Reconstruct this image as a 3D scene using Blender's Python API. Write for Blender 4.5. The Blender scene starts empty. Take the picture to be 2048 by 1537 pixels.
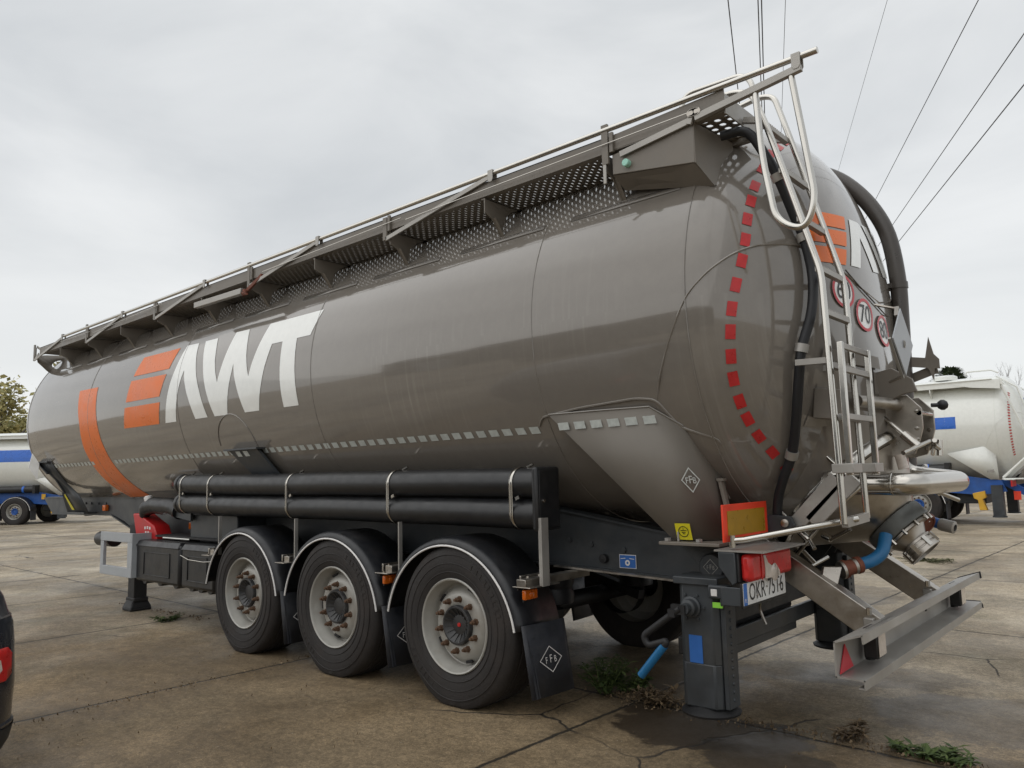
import bpy, bmesh, math, random
from mathutils import Vector, Matrix
from math import sin, cos, pi, radians, atan2, sqrt
random.seed(7)
sc = bpy.context.scene
COL = sc.collection

# ---------------------------------------------------------------- camera, sky, sun
cam_d = bpy.data.cameras.new('camera'); cam = bpy.data.objects.new('camera', cam_d); COL.objects.link(cam)
YAW, PITCH, ROLL = -0.7207, 0.1188, -0.025
F = Vector((sin(YAW)*cos(PITCH), cos(YAW)*cos(PITCH), sin(PITCH)))
Rv = Vector((cos(YAW), -sin(YAW), 0)); Uv = Rv.cross(F)
R2 = Rv*cos(ROLL)+Uv*sin(ROLL); U2 = -Rv*sin(ROLL)+Uv*cos(ROLL)
CAM = Vector((3.6823, -4.7916, 1.4586))
cam.matrix_world = Matrix(((R2.x,U2.x,-F.x,CAM.x),(R2.y,U2.y,-F.y,CAM.y),(R2.z,U2.z,-F.z,CAM.z),(0,0,0,1)))
cam_d.sensor_width = 36; cam_d.lens = 1531.06/2048*36; cam_d.clip_start = .05; cam_d.clip_end = 3000
sc.camera = cam

SUN_EL, SUN_AZ = radians(42), radians(200)
w = bpy.data.worlds.new('World'); sc.world = w; w.use_nodes = True
nt = w.node_tree; nt.nodes.clear()
def wn(t, **k):
    n = nt.nodes.new(t)
    for a, v in k.items(): setattr(n, a, v)
    return n
out = wn('ShaderNodeOutputWorld'); tc = wn('ShaderNodeTexCoord')
sky = wn('ShaderNodeTexSky', sky_type='NISHITA', sun_disc=False, sun_elevation=SUN_EL, sun_rotation=SUN_AZ)
b1 = wn('ShaderNodeBackground'); b1.inputs[1].default_value = .1; nt.links.new(sky.outputs[0], b1.inputs[0])
# broken overcast: soft cloud sheets laid on the sky dome
mp = wn('ShaderNodeMapping'); mp.inputs['Scale'].default_value = (1.0, 1.0, 2.6); nt.links.new(tc.outputs['Generated'], mp.inputs[0])
n1 = wn('ShaderNodeTexNoise'); n1.inputs['Scale'].default_value = 2.2; n1.inputs['Detail'].default_value = 7; n1.inputs['Roughness'].default_value = .52
n1.inputs['Distortion'].default_value = .4
nt.links.new(mp.outputs[0], n1.inputs['Vector'])
cr = wn('ShaderNodeValToRGB')
e = cr.color_ramp.elements; e[0].position = .33; e[0].color = (.53,.55,.565,1); e[1].position = .70; e[1].color = (.73,.74,.742,1)
nt.links.new(n1.outputs[0], cr.inputs[0])
sep = wn('ShaderNodeSeparateXYZ'); nt.links.new(tc.outputs['Generated'], sep.inputs[0])
hz = wn('ShaderNodeMapRange'); hz.inputs[1].default_value = 0; hz.inputs[2].default_value = .35; hz.inputs[3].default_value = 1; hz.inputs[4].default_value = 0
nt.links.new(sep.outputs[2], hz.inputs[0])
mxh = wn('ShaderNodeMixRGB'); mxh.inputs[2].default_value = (.80,.805,.79,1); nt.links.new(cr.outputs[0], mxh.inputs[1])
mh = wn('ShaderNodeMath', operation='MULTIPLY'); mh.inputs[1].default_value = .75; nt.links.new(hz.outputs[0], mh.inputs[0]); nt.links.new(mh.outputs[0], mxh.inputs[0])
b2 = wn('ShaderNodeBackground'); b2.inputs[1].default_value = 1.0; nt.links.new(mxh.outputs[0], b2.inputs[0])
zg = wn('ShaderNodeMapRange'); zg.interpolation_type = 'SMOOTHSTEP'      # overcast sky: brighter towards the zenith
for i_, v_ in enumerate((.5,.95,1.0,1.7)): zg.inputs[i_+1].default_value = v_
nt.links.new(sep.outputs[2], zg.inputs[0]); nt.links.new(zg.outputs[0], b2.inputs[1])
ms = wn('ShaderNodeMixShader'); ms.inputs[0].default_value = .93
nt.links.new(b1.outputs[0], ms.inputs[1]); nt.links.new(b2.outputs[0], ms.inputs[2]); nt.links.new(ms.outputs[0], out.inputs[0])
sd = bpy.data.lights.new('sun', 'SUN'); sd.energy = .8; sd.angle = radians(100); sd.color = (1,.96,.9)
so = bpy.data.objects.new('sun', sd); COL.objects.link(so)
sdir = Vector((sin(SUN_AZ)*cos(SUN_EL), cos(SUN_AZ)*cos(SUN_EL), sin(SUN_EL)))
so.rotation_euler = sdir.to_track_quat('Z','Y').to_euler()
sc.view_settings.view_transform = 'Standard'; sc.view_settings.look = 'None'
sc.view_settings.exposure = .28; sc.view_settings.gamma = 1
sc.render.engine = 'CYCLES'

# ---------------------------------------------------------------- materials
def node(t, kind, **k):
    n = t.nodes.new(kind)
    for a, v in k.items():
        if a in n.inputs.keys(): n.inputs[a].default_value = v
        else: setattr(n, a, v)
    return n
def L(t, a, b): t.links.new(a, b)
def mat(name, col, rough=.5, metal=0, var=.12, vscale=6, bump=0, bscale=40, spec=.5, coat=0, rvar=.12, dirt=None, dirt_amt=.35, aniso=None):
    m = bpy.data.materials.new(name); m.use_nodes = True; t = m.node_tree
    p = t.nodes['Principled BSDF']
    p.inputs['Metallic'].default_value = metal; p.inputs['Specular IOR Level'].default_value = spec
    p.inputs['Coat Weight'].default_value = coat; p.inputs['Coat Roughness'].default_value = .04
    co = node(t,'ShaderNodeTexCoord')
    src = co.outputs['Object']
    if aniso:
        mpn = node(t,'ShaderNodeMapping'); mpn.inputs['Scale'].default_value = aniso; L(t, src, mpn.inputs[0]); src = mpn.outputs[0]
    n = node(t,'ShaderNodeTexNoise', Scale=vscale, Detail=6.0, Roughness=.6); L(t, src, n.inputs['Vector'])
    r = node(t,'ShaderNodeMapRange'); r.inputs[1].default_value=.3; r.inputs[2].default_value=.7; r.inputs[3].default_value=1-var; r.inputs[4].default_value=1+var
    L(t, n.outputs[0], r.inputs[0])
    mx = node(t,'ShaderNodeMixRGB', blend_type='MULTIPLY'); mx.inputs[0].default_value=1; mx.inputs[1].default_value=(*col,1); L(t, r.outputs[0], mx.inputs[2])
    last = mx.outputs[0]
    if dirt:
        n2 = node(t,'ShaderNodeTexNoise', Scale=vscale*.45, Detail=8.0, Roughness=.7); L(t, co.outputs['Object'], n2.inputs['Vector'])
        r2 = node(t,'ShaderNodeMapRange'); r2.inputs[1].default_value=.48; r2.inputs[2].default_value=.72; r2.inputs[3].default_value=0; r2.inputs[4].default_value=dirt_amt
        L(t, n2.outputs[0], r2.inputs[0])
        m2 = node(t,'ShaderNodeMixRGB'); m2.inputs[2].default_value=(*dirt,1); L(t, r2.outputs[0], m2.inputs[0]); L(t, last, m2.inputs[1]); last = m2.outputs[0]
    L(t, last, p.inputs['Base Color'])
    rr = node(t,'ShaderNodeMapRange'); rr.inputs[1].default_value=.3; rr.inputs[2].default_value=.7; rr.inputs[3].default_value=max(.02,rough-rvar); rr.inputs[4].default_value=min(1,rough+rvar)
    L(t, n.outputs[0], rr.inputs[0]); L(t, rr.outputs[0], p.inputs['Roughness'])
    if bump:
        n3 = node(t,'ShaderNodeTexNoise', Scale=bscale, Detail=4.0); L(t, co.outputs['Object'], n3.inputs['Vector'])
        bp = node(t,'ShaderNodeBump', Strength=bump, Distance=.01); L(t, n3.outputs[0], bp.inputs['Height']); L(t, bp.outputs[0], p.inputs['Normal'])
    return m

ZC, RT, XR, XF, DA = 2.36, 1.25, 1.785, -8.45, .625     # tank axis height, radius, rear/front seams, dome depth
def tank_mat(name, col, streak, amt, rough=.11, metal=.0):
    """glossy lacquer with pale rain streaks running down the shell"""
    m = bpy.data.materials.new(name); m.use_nodes = True; t = m.node_tree; p = t.nodes['Principled BSDF']
    co = node(t,'ShaderNodeTexCoord'); s = node(t,'ShaderNodeSeparateXYZ'); L(t, co.outputs['Object'], s.inputs[0])
    zz = node(t,'ShaderNodeMath', operation='SUBTRACT'); zz.inputs[1].default_value = ZC; L(t, s.outputs[2], zz.inputs[0])
    an = node(t,'ShaderNodeMath', operation='ARCTAN2'); L(t, zz.outputs[0], an.inputs[0]); L(t, s.outputs[1], an.inputs[1])
    c1 = node(t,'ShaderNodeCombineXYZ')
    xm = node(t,'ShaderNodeMath', operation='MULTIPLY'); xm.inputs[1].default_value = 26; L(t, s.outputs[0], xm.inputs[0])
    L(t, xm.outputs[0], c1.inputs[0]); L(t, an.outputs[0], c1.inputs[1])
    sn = node(t,'ShaderNodeTexNoise', Scale=1.0, Detail=5.0, Roughness=.7); L(t, c1.outputs[0], sn.inputs['Vector'])
    sr = node(t,'ShaderNodeMapRange'); sr.inputs[1].default_value=.52; sr.inputs[2].default_value=.8; L(t, sn.outputs[0], sr.inputs[0])
    big = node(t,'ShaderNodeTexNoise', Scale=.9, Detail=3.0); L(t, co.outputs['Object'], big.inputs['Vector'])
    br = node(t,'ShaderNodeMapRange'); br.inputs[1].default_value=.42; br.inputs[2].default_value=.66; L(t, big.outputs[0], br.inputs[0])
    ml = node(t,'ShaderNodeMath', operation='MULTIPLY'); L(t, sr.outputs[0], ml.inputs[0]); L(t, br.outputs[0], ml.inputs[1])
    lo = node(t,'ShaderNodeMapRange'); lo.inputs[1].default_value=.45; lo.inputs[2].default_value=-.25; lo.inputs[3].default_value=.25; L(t, zz.outputs[0], lo.inputs[0])
    ml0 = ml; ml = node(t,'ShaderNodeMath', operation='MULTIPLY'); L(t, ml0.outputs[0], ml.inputs[0]); L(t, lo.outputs[0], ml.inputs[1])
    fine = node(t,'ShaderNodeTexNoise', Scale=14.0, Detail=6.0, Roughness=.65); L(t, co.outputs['Object'], fine.inputs['Vector'])
    fr = node(t,'ShaderNodeMapRange'); fr.inputs[3].default_value=.9; fr.inputs[4].default_value=1.1; L(t, fine.outputs[0], fr.inputs[0])
    base = node(t,'ShaderNodeMixRGB', blend_type='MULTIPLY'); base.inputs[0].default_value=1; base.inputs[1].default_value=(*col,1); L(t, fr.outputs[0], base.inputs[2])
    am = node(t,'ShaderNodeMath', operation='MULTIPLY'); am.inputs[1].default_value=amt; L(t, ml.outputs[0], am.inputs[0])
    mx = node(t,'ShaderNodeMixRGB'); mx.inputs[2].default_value=(*streak,1); L(t, am.outputs[0], mx.inputs[0]); L(t, base.outputs[0], mx.inputs[1])
    L(t, mx.outputs[0], p.inputs['Base Color'])
    ra = node(t,'ShaderNodeMath', operation='MULTIPLY_ADD'); ra.inputs[1].default_value=.5; ra.inputs[2].default_value=rough; L(t, am.outputs[0], ra.inputs[0]); L(t, ra.outputs[0], p.inputs['Roughness'])
    p.inputs['Metallic'].default_value = metal
    p.inputs['Specular IOR Level'].default_value=.45; p.inputs['Coat Weight'].default_value=.7; p.inputs['Coat IOR'].default_value=1.5; p.inputs['Coat Roughness'].default_value=.03
    wv = node(t,'ShaderNodeTexNoise', Scale=.8, Detail=1.5); L(t, co.outputs['Object'], wv.inputs['Vector'])
    bp = node(t,'ShaderNodeBump', Strength=.5, Distance=.02); L(t, wv.outputs[0], bp.inputs['Height']); L(t, bp.outputs[0], p.inputs['Normal']); L(t, bp.outputs[0], p.inputs['Coat Normal'])
    return m
M = {}
M['tank'] = tank_mat('taupe_lacquer', (.188,.170,.149), (.37,.35,.32), .45)
M['orange'] = mat('orange_film', (.74,.150,.012), .32, var=.08, vscale=5, spec=.4, dirt=(.45,.16,.06), dirt_amt=.35)
M['white_film'] = tank_mat('white_film', (.80,.81,.785), (.5,.48,.45), .2, .22)
M['wtank'] = tank_mat('white_lacquer', (.74,.75,.71), (.38,.36,.32), .45, .25)
M['blue_film'] = mat('blue_film', (.02,.12,.50), .3)
M['tape'] = mat('reflective_tape_white', (.48,.51,.49), .4, var=.15, vscale=30)
M['redtape'] = mat('reflective_tape_red', (.46,.02,.022), .35, var=.15, vscale=20)
M['walk'] = mat('walkway_grey', (.170,.150,.126), .42, var=.12, vscale=4, dirt=(.2,.18,.15), dirt_amt=.4)
M['alu'] = mat('aluminium', (.56,.54,.50), .2, 1, var=.06, vscale=5, rvar=.05)
M['alup'] = mat('aluminium_profile', (.36,.345,.32), .45, .5, var=.15, vscale=5, dirt=(.22,.2,.18), dirt_amt=.5)
M['steel'] = mat('stainless_steel', (.50,.475,.435), .2, 1, var=.06, vscale=5, rvar=.05)
M['steelb'] = mat('brushed_steel', (.42,.39,.35), .38, 1, var=.15, vscale=14, dirt=(.16,.13,.1), dirt_amt=.4)
M['frame'] = mat('chassis_anthracite', (.035,.040,.045), .45, var=.2, vscale=5, dirt=(.085,.08,.073), dirt_amt=.5)
M['dark'] = mat('underbody_black', (.012,.012,.013), .6, var=.2)
M['plas'] = mat('black_plastic', (.012,.0125,.014), .4, var=.15, vscale=12, dirt=(.05,.048,.045), dirt_amt=.22)
M['fend'] = mat('mudguard_plastic', (.011,.012,.015), .42, var=.2, vscale=9, dirt=(.05,.046,.042), dirt_amt=.45)
M['flap'] = mat('mudflap_rubber', (.022,.024,.03), .6, var=.2, vscale=12, dirt=(.07,.065,.06), dirt_amt=.4)
M['tyre'] = mat('tyre_rubber', (.020,.017,.016), .75, var=.25, vscale=7, bump=.25, bscale=50, dirt=(.050,.038,.031), dirt_amt=.5)
M['rim'] = mat('rim_silver', (.37,.36,.33), .42, .15, var=.1, vscale=8, dirt=(.22,.17,.12), dirt_amt=.5)
M['hub'] = mat('hub_black', (.025,.026,.028), .45, dirt=(.08,.07,.06))
M['rust'] = mat('rusty_nut', (.11,.062,.036), .75, .2, var=.35, vscale=40)
M['edge'] = mat('white_trim', (.72,.70,.68), .4)
M['amber'] = mat('amber_lens', (.62,.13,.01), .2, coat=.5)
M['redlens'] = mat('red_lens', (.50,.018,.016), .35, var=.2, vscale=30, coat=.15)
M['whlens'] = mat('clear_lens', (.55,.48,.42), .15, var=.12, vscale=40, coat=.6)
M['plate'] = mat('number_plate_white', (.72,.72,.70), .35, dirt=(.4,.38,.35))
M['black'] = mat('black_paint', (.012,.012,.012), .4)
M['blue'] = mat('blue_paint', (.018,.095,.36), .4, dirt=(.04,.05,.08))
M['sblue'] = mat('blue_sticker', (.03,.13,.42), .4)
M['hblue'] = mat('blue_hose_rubber', (.012,.13,.30), .42, var=.15)
M['orangered'] = mat('fluorescent_red', (.78,.055,.02), .4)
M['yellow'] = mat('dull_yellow_film', (.36,.20,.012), .35, var=.12, vscale=20)
M['ysign'] = mat('yellow_sticker', (.62,.55,.02), .4)
M['red'] = mat('red_plastic', (.48,.012,.014), .4)
M['green'] = mat('green_sticker', (.25,.62,.06), .4)
M['mint'] = mat('mint_plastic', (.35,.66,.55), .5)
M['signred'] = mat('sign_red', (.52,.025,.04), .35)
M['signwhite'] = mat('sign_white', (.82,.82,.81), .4)
M['saddle'] = mat('taupe_satin', (.175,.158,.136), .55, var=.06, vscale=2.5, spec=.4, dirt=(.22,.2,.17), dirt_amt=.25)
M['galv'] = mat('painted_grey_steel', (.36,.38,.40), .5, .1, var=.1)
M['ringgrey'] = mat('clamp_ring_grey', (.12,.125,.118), .45, .3, var=.2, vscale=10)
M['brownrust'] = mat('rusted_cap', (.16,.05,.028), .6, .3, var=.3, vscale=30)
M['rubber'] = mat('black_hose', (.009,.0095,.012), .5)
M['brownpipe'] = mat('lacquered_pipe', (.06,.052,.046), .35)
M['cable'] = mat('power_cable', (.03,.03,.033), .6)
M['car'] = mat('car_paint_graphite', (.028,.031,.040), .28, .3, coat=.7)
M['carpl'] = mat('car_black_trim', (.02,.021,.023), .6)
M['glass'] = mat('dark_glass', (.012,.014,.016), .05, spec=.8)
M['yell'] = mat('chock_yellow', (.60,.34,.03), .5)

# ---------------------------------------------------------------- mesh helpers
class MB:
    def __init__(s): s.v = []; s.f = []
    def add(s, vs, fs):
        b = len(s.v); s.v += [tuple(v) for v in vs]; s.f += [tuple(b+i for i in f) for f in fs]; return s
    def box(s, lo, hi, M4=None):
        (a,b,c),(d,e_,f) = lo, hi
        vs = [Vector(p) for p in ((a,b,c),(d,b,c),(d,e_,c),(a,e_,c),(a,b,f),(d,b,f),(d,e_,f),(a,e_,f))]
        if M4: vs = [M4 @ v for v in vs]
        return s.add(vs, ((0,3,2,1),(4,5,6,7),(0,1,5,4),(1,2,6,5),(2,3,7,6),(3,0,4,7)))
    def bar(s, p, q, wd, ht, up=(0,0,1)):
        """rectangular bar from p to q, wd across and ht along 'up'"""
        p, q = Vector(p), Vector(q); d = (q-p).normalized(); a = d.cross(Vector(up)).normalized(); u = a.cross(d)
        vs = [e_+a*x*wd/2+u*y*ht/2 for e_ in (p,q) for x,y in ((-1,-1),(1,-1),(1,1),(-1,1))]
        return s.add(vs, ((0,1,2,3),(7,6,5,4),(0,4,5,1),(1,5,6,2),(2,6,7,3),(3,7,4,0)))
    def tube(s, pts, r, n=10, closed=False, caps=True):
        pts = [Vector(p) for p in pts]; m = len(pts); rs = r if isinstance(r,(list,tuple)) else [r]*m
        prev = None; rings = []
        for i, p in enumerate(pts):
            if closed: d = (pts[(i+1)%m]-pts[i-1]).normalized()
            else: d = (pts[min(i+1,m-1)]-pts[max(i-1,0)]).normalized()
            if prev is None:
                a = d.cross(Vector((0,0,1)))
                if a.length < .05: a = d.cross(Vector((0,1,0)))
            else: a = prev-d*prev.dot(d)
            a.normalize(); prev = a; b = d.cross(a)
            rings.append([p+(a*cos(2*pi*k/n)+b*sin(2*pi*k/n))*rs[i] for k in range(n)])
        vs = [v for g in rings for v in g]; fs = []
        for i in range(m if closed else m-1):
            j = (i+1)%m
            for k in range(n): fs.append((i*n+k, i*n+(k+1)%n, j*n+(k+1)%n, j*n+k))
        if caps and not closed: fs += [tuple(range(n-1,-1,-1)), tuple((m-1)*n+k for k in range(n))]
        return s.add(vs, fs)
    def cyl(s, p, q, r, n=20, r2=None): return s.tube([p,q],[r, r if r2 is None else r2], n)
    def lathe(s, prof, o, ax, n=32, closed=False):
        """profile of (radius, along) pairs turned about the axis 'ax' through o"""
        o = Vector(o); ax = Vector(ax).normalized(); a = ax.cross(Vector((0,0,1)))
        if a.length < .05: a = ax.cross(Vector((1,0,0)))
        a.normalize(); b = ax.cross(a); vs = []
        for r, t in prof:
            for k in range(n): vs.append(o+ax*t+(a*cos(2*pi*k/n)+b*sin(2*pi*k/n))*r)
        fs = []; m = len(prof)
        for i in range(m if closed else m-1):
            j = (i+1)%m
            for k in range(n): fs.append((i*n+k, i*n+(k+1)%n, j*n+(k+1)%n, j*n+k))
        return s.add(vs, fs)
    def prism(s, poly, d):
        """flat polygon (3D points) pushed along the vector d"""
        d = Vector(d); n = len(poly); a = [Vector(p) for p in poly]; b = [p+d for p in a]
        return s.add(a+b, [tuple(range(n-1,-1,-1)), tuple(range(n,2*n))]+[(i,(i+1)%n,n+(i+1)%n,n+i) for i in range(n)])
    def face(s, poly): return s.add(poly, [tuple(range(len(poly)))])
    def build(s, name, m, parent=None, bevel=0, ang=38, solid=0, sub=0):
        me = bpy.data.meshes.new(name); me.from_pydata(s.v, [], s.f)
        bm = bmesh.new(); bm.from_mesh(me); bmesh.ops.recalc_face_normals(bm, faces=bm.faces); bm.to_mesh(me); bm.free()
        return link(name, me, m, parent, bevel, ang, solid)
def link(name, me, m, parent=None, bevel=0, ang=38, solid=0):
    me.materials.append(m if not isinstance(m, str) else M[m])
    me.polygons.foreach_set('use_smooth', [True]*len(me.polygons)); me.set_sharp_from_angle(angle=radians(ang))
    o = bpy.data.objects.new(name, me); COL.objects.link(o)
    if parent: o.parent = parent
    if solid: md = o.modifiers.new('solid','SOLIDIFY'); md.thickness = solid; md.offset = 0
    if bevel: md = o.modifiers.new('bevel','BEVEL'); md.width = bevel; md.segments = 2; md.limit_method = 'ANGLE'; md.angle_limit = radians(40)
    return o
def tag(o, label=None, cat=None, group=None, kind=None):
    for k, v in (('label',label),('category',cat),('group',group),('kind',kind)):
        if v: o[k] = v
    return o
def empty(name, parent=None, loc=(0,0,0), rz=0):
    o = bpy.data.objects.new(name, None); COL.objects.link(o); o.location = loc; o.rotation_euler = (0,0,rz); o.empty_display_size = .1
    if parent: o.parent = parent
    return o
def copy_tree(o, parent=None):
    kids = [x for x in bpy.data.objects if x.parent == o]
    c = o.copy(); COL.objects.link(c)
    if parent: c.parent = parent
    for k in kids: copy_tree(k, c)
    return c
def fillet(pts, r, n=5):
    pts = [Vector(p) for p in pts]; o = [pts[0]]
    for i in range(1, len(pts)-1):
        a, b, c = pts[i-1], pts[i], pts[i+1]
        k = min(r, (a-b).length*.49, (c-b).length*.49)
        p, q = b+(a-b).normalized()*k, b+(c-b).normalized()*k
        for j in range(n+1):
            t = j/n; o.append(p*(1-t)**2+b*2*t*(1-t)+q*t*t)
    return o+[pts[-1]]
def spline(pts, n=6):
    pts = [Vector(p) for p in pts]; P = [pts[0]*2-pts[1]]+pts+[pts[-1]*2-pts[-2]]; o = []
    for i in range(1, len(P)-2):
        for j in range(n):
            t = j/n
            o.append(.5*((2*P[i])+(P[i+1]-P[i-1])*t+(2*P[i-1]-5*P[i]+4*P[i+1]-P[i+2])*t*t+(3*P[i]-P[i-1]-3*P[i+1]+P[i+2])*t**3))
    return o+[pts[-1]]
def flat_mesh(polys, step_u=None, step_v=None):
    """bmesh of flat polygons in (u,v), cut on a grid so that it can be wrapped on a curved shell"""
    bm = bmesh.new()
    for p in polys:
        f = bm.faces.new([bm.verts.new((u,v,0)) for u,v in p])
    bmesh.ops.triangulate(bm, faces=bm.faces[:])
    us = [v.co.x for v in bm.verts]; vs = [v.co.y for v in bm.verts]
    for st, lo, hi, no in ((step_u,min(us),max(us),(1,0,0)),(step_v,min(vs),max(vs),(0,1,0))):
        if not st: continue
        k = math.ceil(lo/st)*st+1e-4
        while k < hi:
            bmesh.ops.bisect_plane(bm, geom=bm.verts[:]+bm.edges[:]+bm.faces[:], plane_co=(k,0,0) if no[0] else (0,k,0), plane_no=no, dist=1e-6); k += st
    return bm
def wrap(name, polys, fn, m, parent, su=None, sv=None):
    bm = flat_mesh(polys, su, sv)
    for v in bm.verts: v.co = Vector(fn(v.co.x, v.co.y))
    bmesh.ops.recalc_face_normals(bm, faces=bm.faces)
    me = bpy.data.meshes.new(name); bm.to_mesh(me); bm.free()
    return link(name, me, m, parent)
def text_polys(s, size=1, sx=1):
    cu = bpy.data.curves.new('txt','FONT'); cu.body = s; cu.size = size; cu.align_x = 'CENTER'; cu.align_y = 'CENTER'; cu.resolution_u = 3
    o = bpy.data.objects.new('txt', cu); COL.objects.link(o); dg = bpy.context.evaluated_depsgraph_get(); dg.update()
    me = bpy.data.meshes.new_from_object(o.evaluated_get(dg))
    V = [(v.co.x*sx, v.co.y) for v in me.vertices]; Fc = [tuple(p.vertices) for p in me.polygons]
    bpy.data.objects.remove(o); bpy.data.curves.remove(cu); bpy.data.meshes.remove(me)
    return V, Fc
def text(name, s, size, fn, m, parent, sx=1):
    V, Fc = text_polys(s, size, sx); b = MB(); b.add([fn(u,v) for u,v in V], Fc)
    return b.build(name, m, parent)
def plane_fn(o, u, v, off=0):
    o, u, v = Vector(o), Vector(u).normalized(), Vector(v).normalized(); n = u.cross(v)
    return lambda a, b: o+u*a+v*b+n*off
def ring_poly(r, n=32, r0=0): return [(r*cos(2*pi*k/n+r0), r*sin(2*pi*k/n+r0)) for k in range(n)]
def ring_strip(fn, r1, r2, n=40):
    b = MB(); vs = [fn(r*cos(2*pi*k/n), r*sin(2*pi*k/n)) for r in (r1,r2) for k in range(n)]
    return b.add(vs, [(k,(k+1)%n,n+(k+1)%n,n+k) for k in range(n)])
def emblem(name, fn, w_, h_, parent, m='edge', t=.006, size=None):
    """diamond badge outline with three letters"""
    b = MB(); P = [(0,h_/2),(w_/2,0),(0,-h_/2),(-w_/2,0)]; k = 1-2*t/min(w_,h_)*1.4
    vs = [fn(x,y) for x,y in P]+[fn(x*k,y*k) for x,y in P]
    b.add(vs, [(i,(i+1)%4,4+(i+1)%4,4+i) for i in range(4)])
    z = size or h_*.34
    for ch, dx, dy, sz in (('F',-.20,-.03,z),('F',.0,.0,z*1.25),('B',.19,-.03,z)):
        V, Fc = text_polys(ch, sz, .8); b.add([fn(u+dx*w_,v+dy*h_) for u,v in V], Fc)
    return b.build(name, m, parent)
def on_cyl(dr):
    return lambda x, th: (x, -cos(th)*(RT+dr), ZC+sin(th)*(RT+dr))
# rear cone of the tank: apex, axis (towards the tank) and half angle
AP = Vector((2.6,0,.8)); CT = radians(46); CD = Vector((-cos(CT),0,sin(CT))); CH = radians(38.31)
E1 = Vector((0,1,0)); E2 = CD.cross(E1)
# seam where the rear cone leaves the shell (one half, mirrored), and the cone ruled from it to its flange
SEAM = [(2.383,0,2.42),(2.368,-.266,2.469),(2.337,-.45,2.532),(2.244,-.746,2.624),(2.194,-.857,2.635),(2.1,-1.017,2.617),(2.016,-1.12,2.574),(1.933,-1.192,2.508),(1.866,-1.229,2.445),(1.785,-1.25,2.353),(1.687,-1.237,2.183),(1.597,-1.2,2.008),(1.543,-1.158,1.89),(1.41,-.99,1.6),(1.30,-.735,1.35),(1.22,-.41,1.18),(1.2,0,1.11)]
FC, FR = AP+CD*.71, .465
SEAMP = spline(SEAM, 5); SEAMP = SEAMP+[Vector((p.x,-p.y,p.z)) for p in SEAMP[-2:0:-1]]
def ring_of(p, c=None, r=None):
    v = p-AP; v = v-CD*v.dot(CD); return (c or FC)+v.normalized()*(r or FR)
from mathutils.bvhtree import BVHTree
SKIN = [None]
def rear_x(y, z):
    """x of the rear skin at (y,z)"""
    h = SKIN[0].ray_cast(Vector((5,y,z)), Vector((-1,0,0)))
    return h[0].x if h[0] else 1.7
def on_rear(dr): return lambda y, z: (rear_x(y,z)+dr, y, z)

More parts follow.
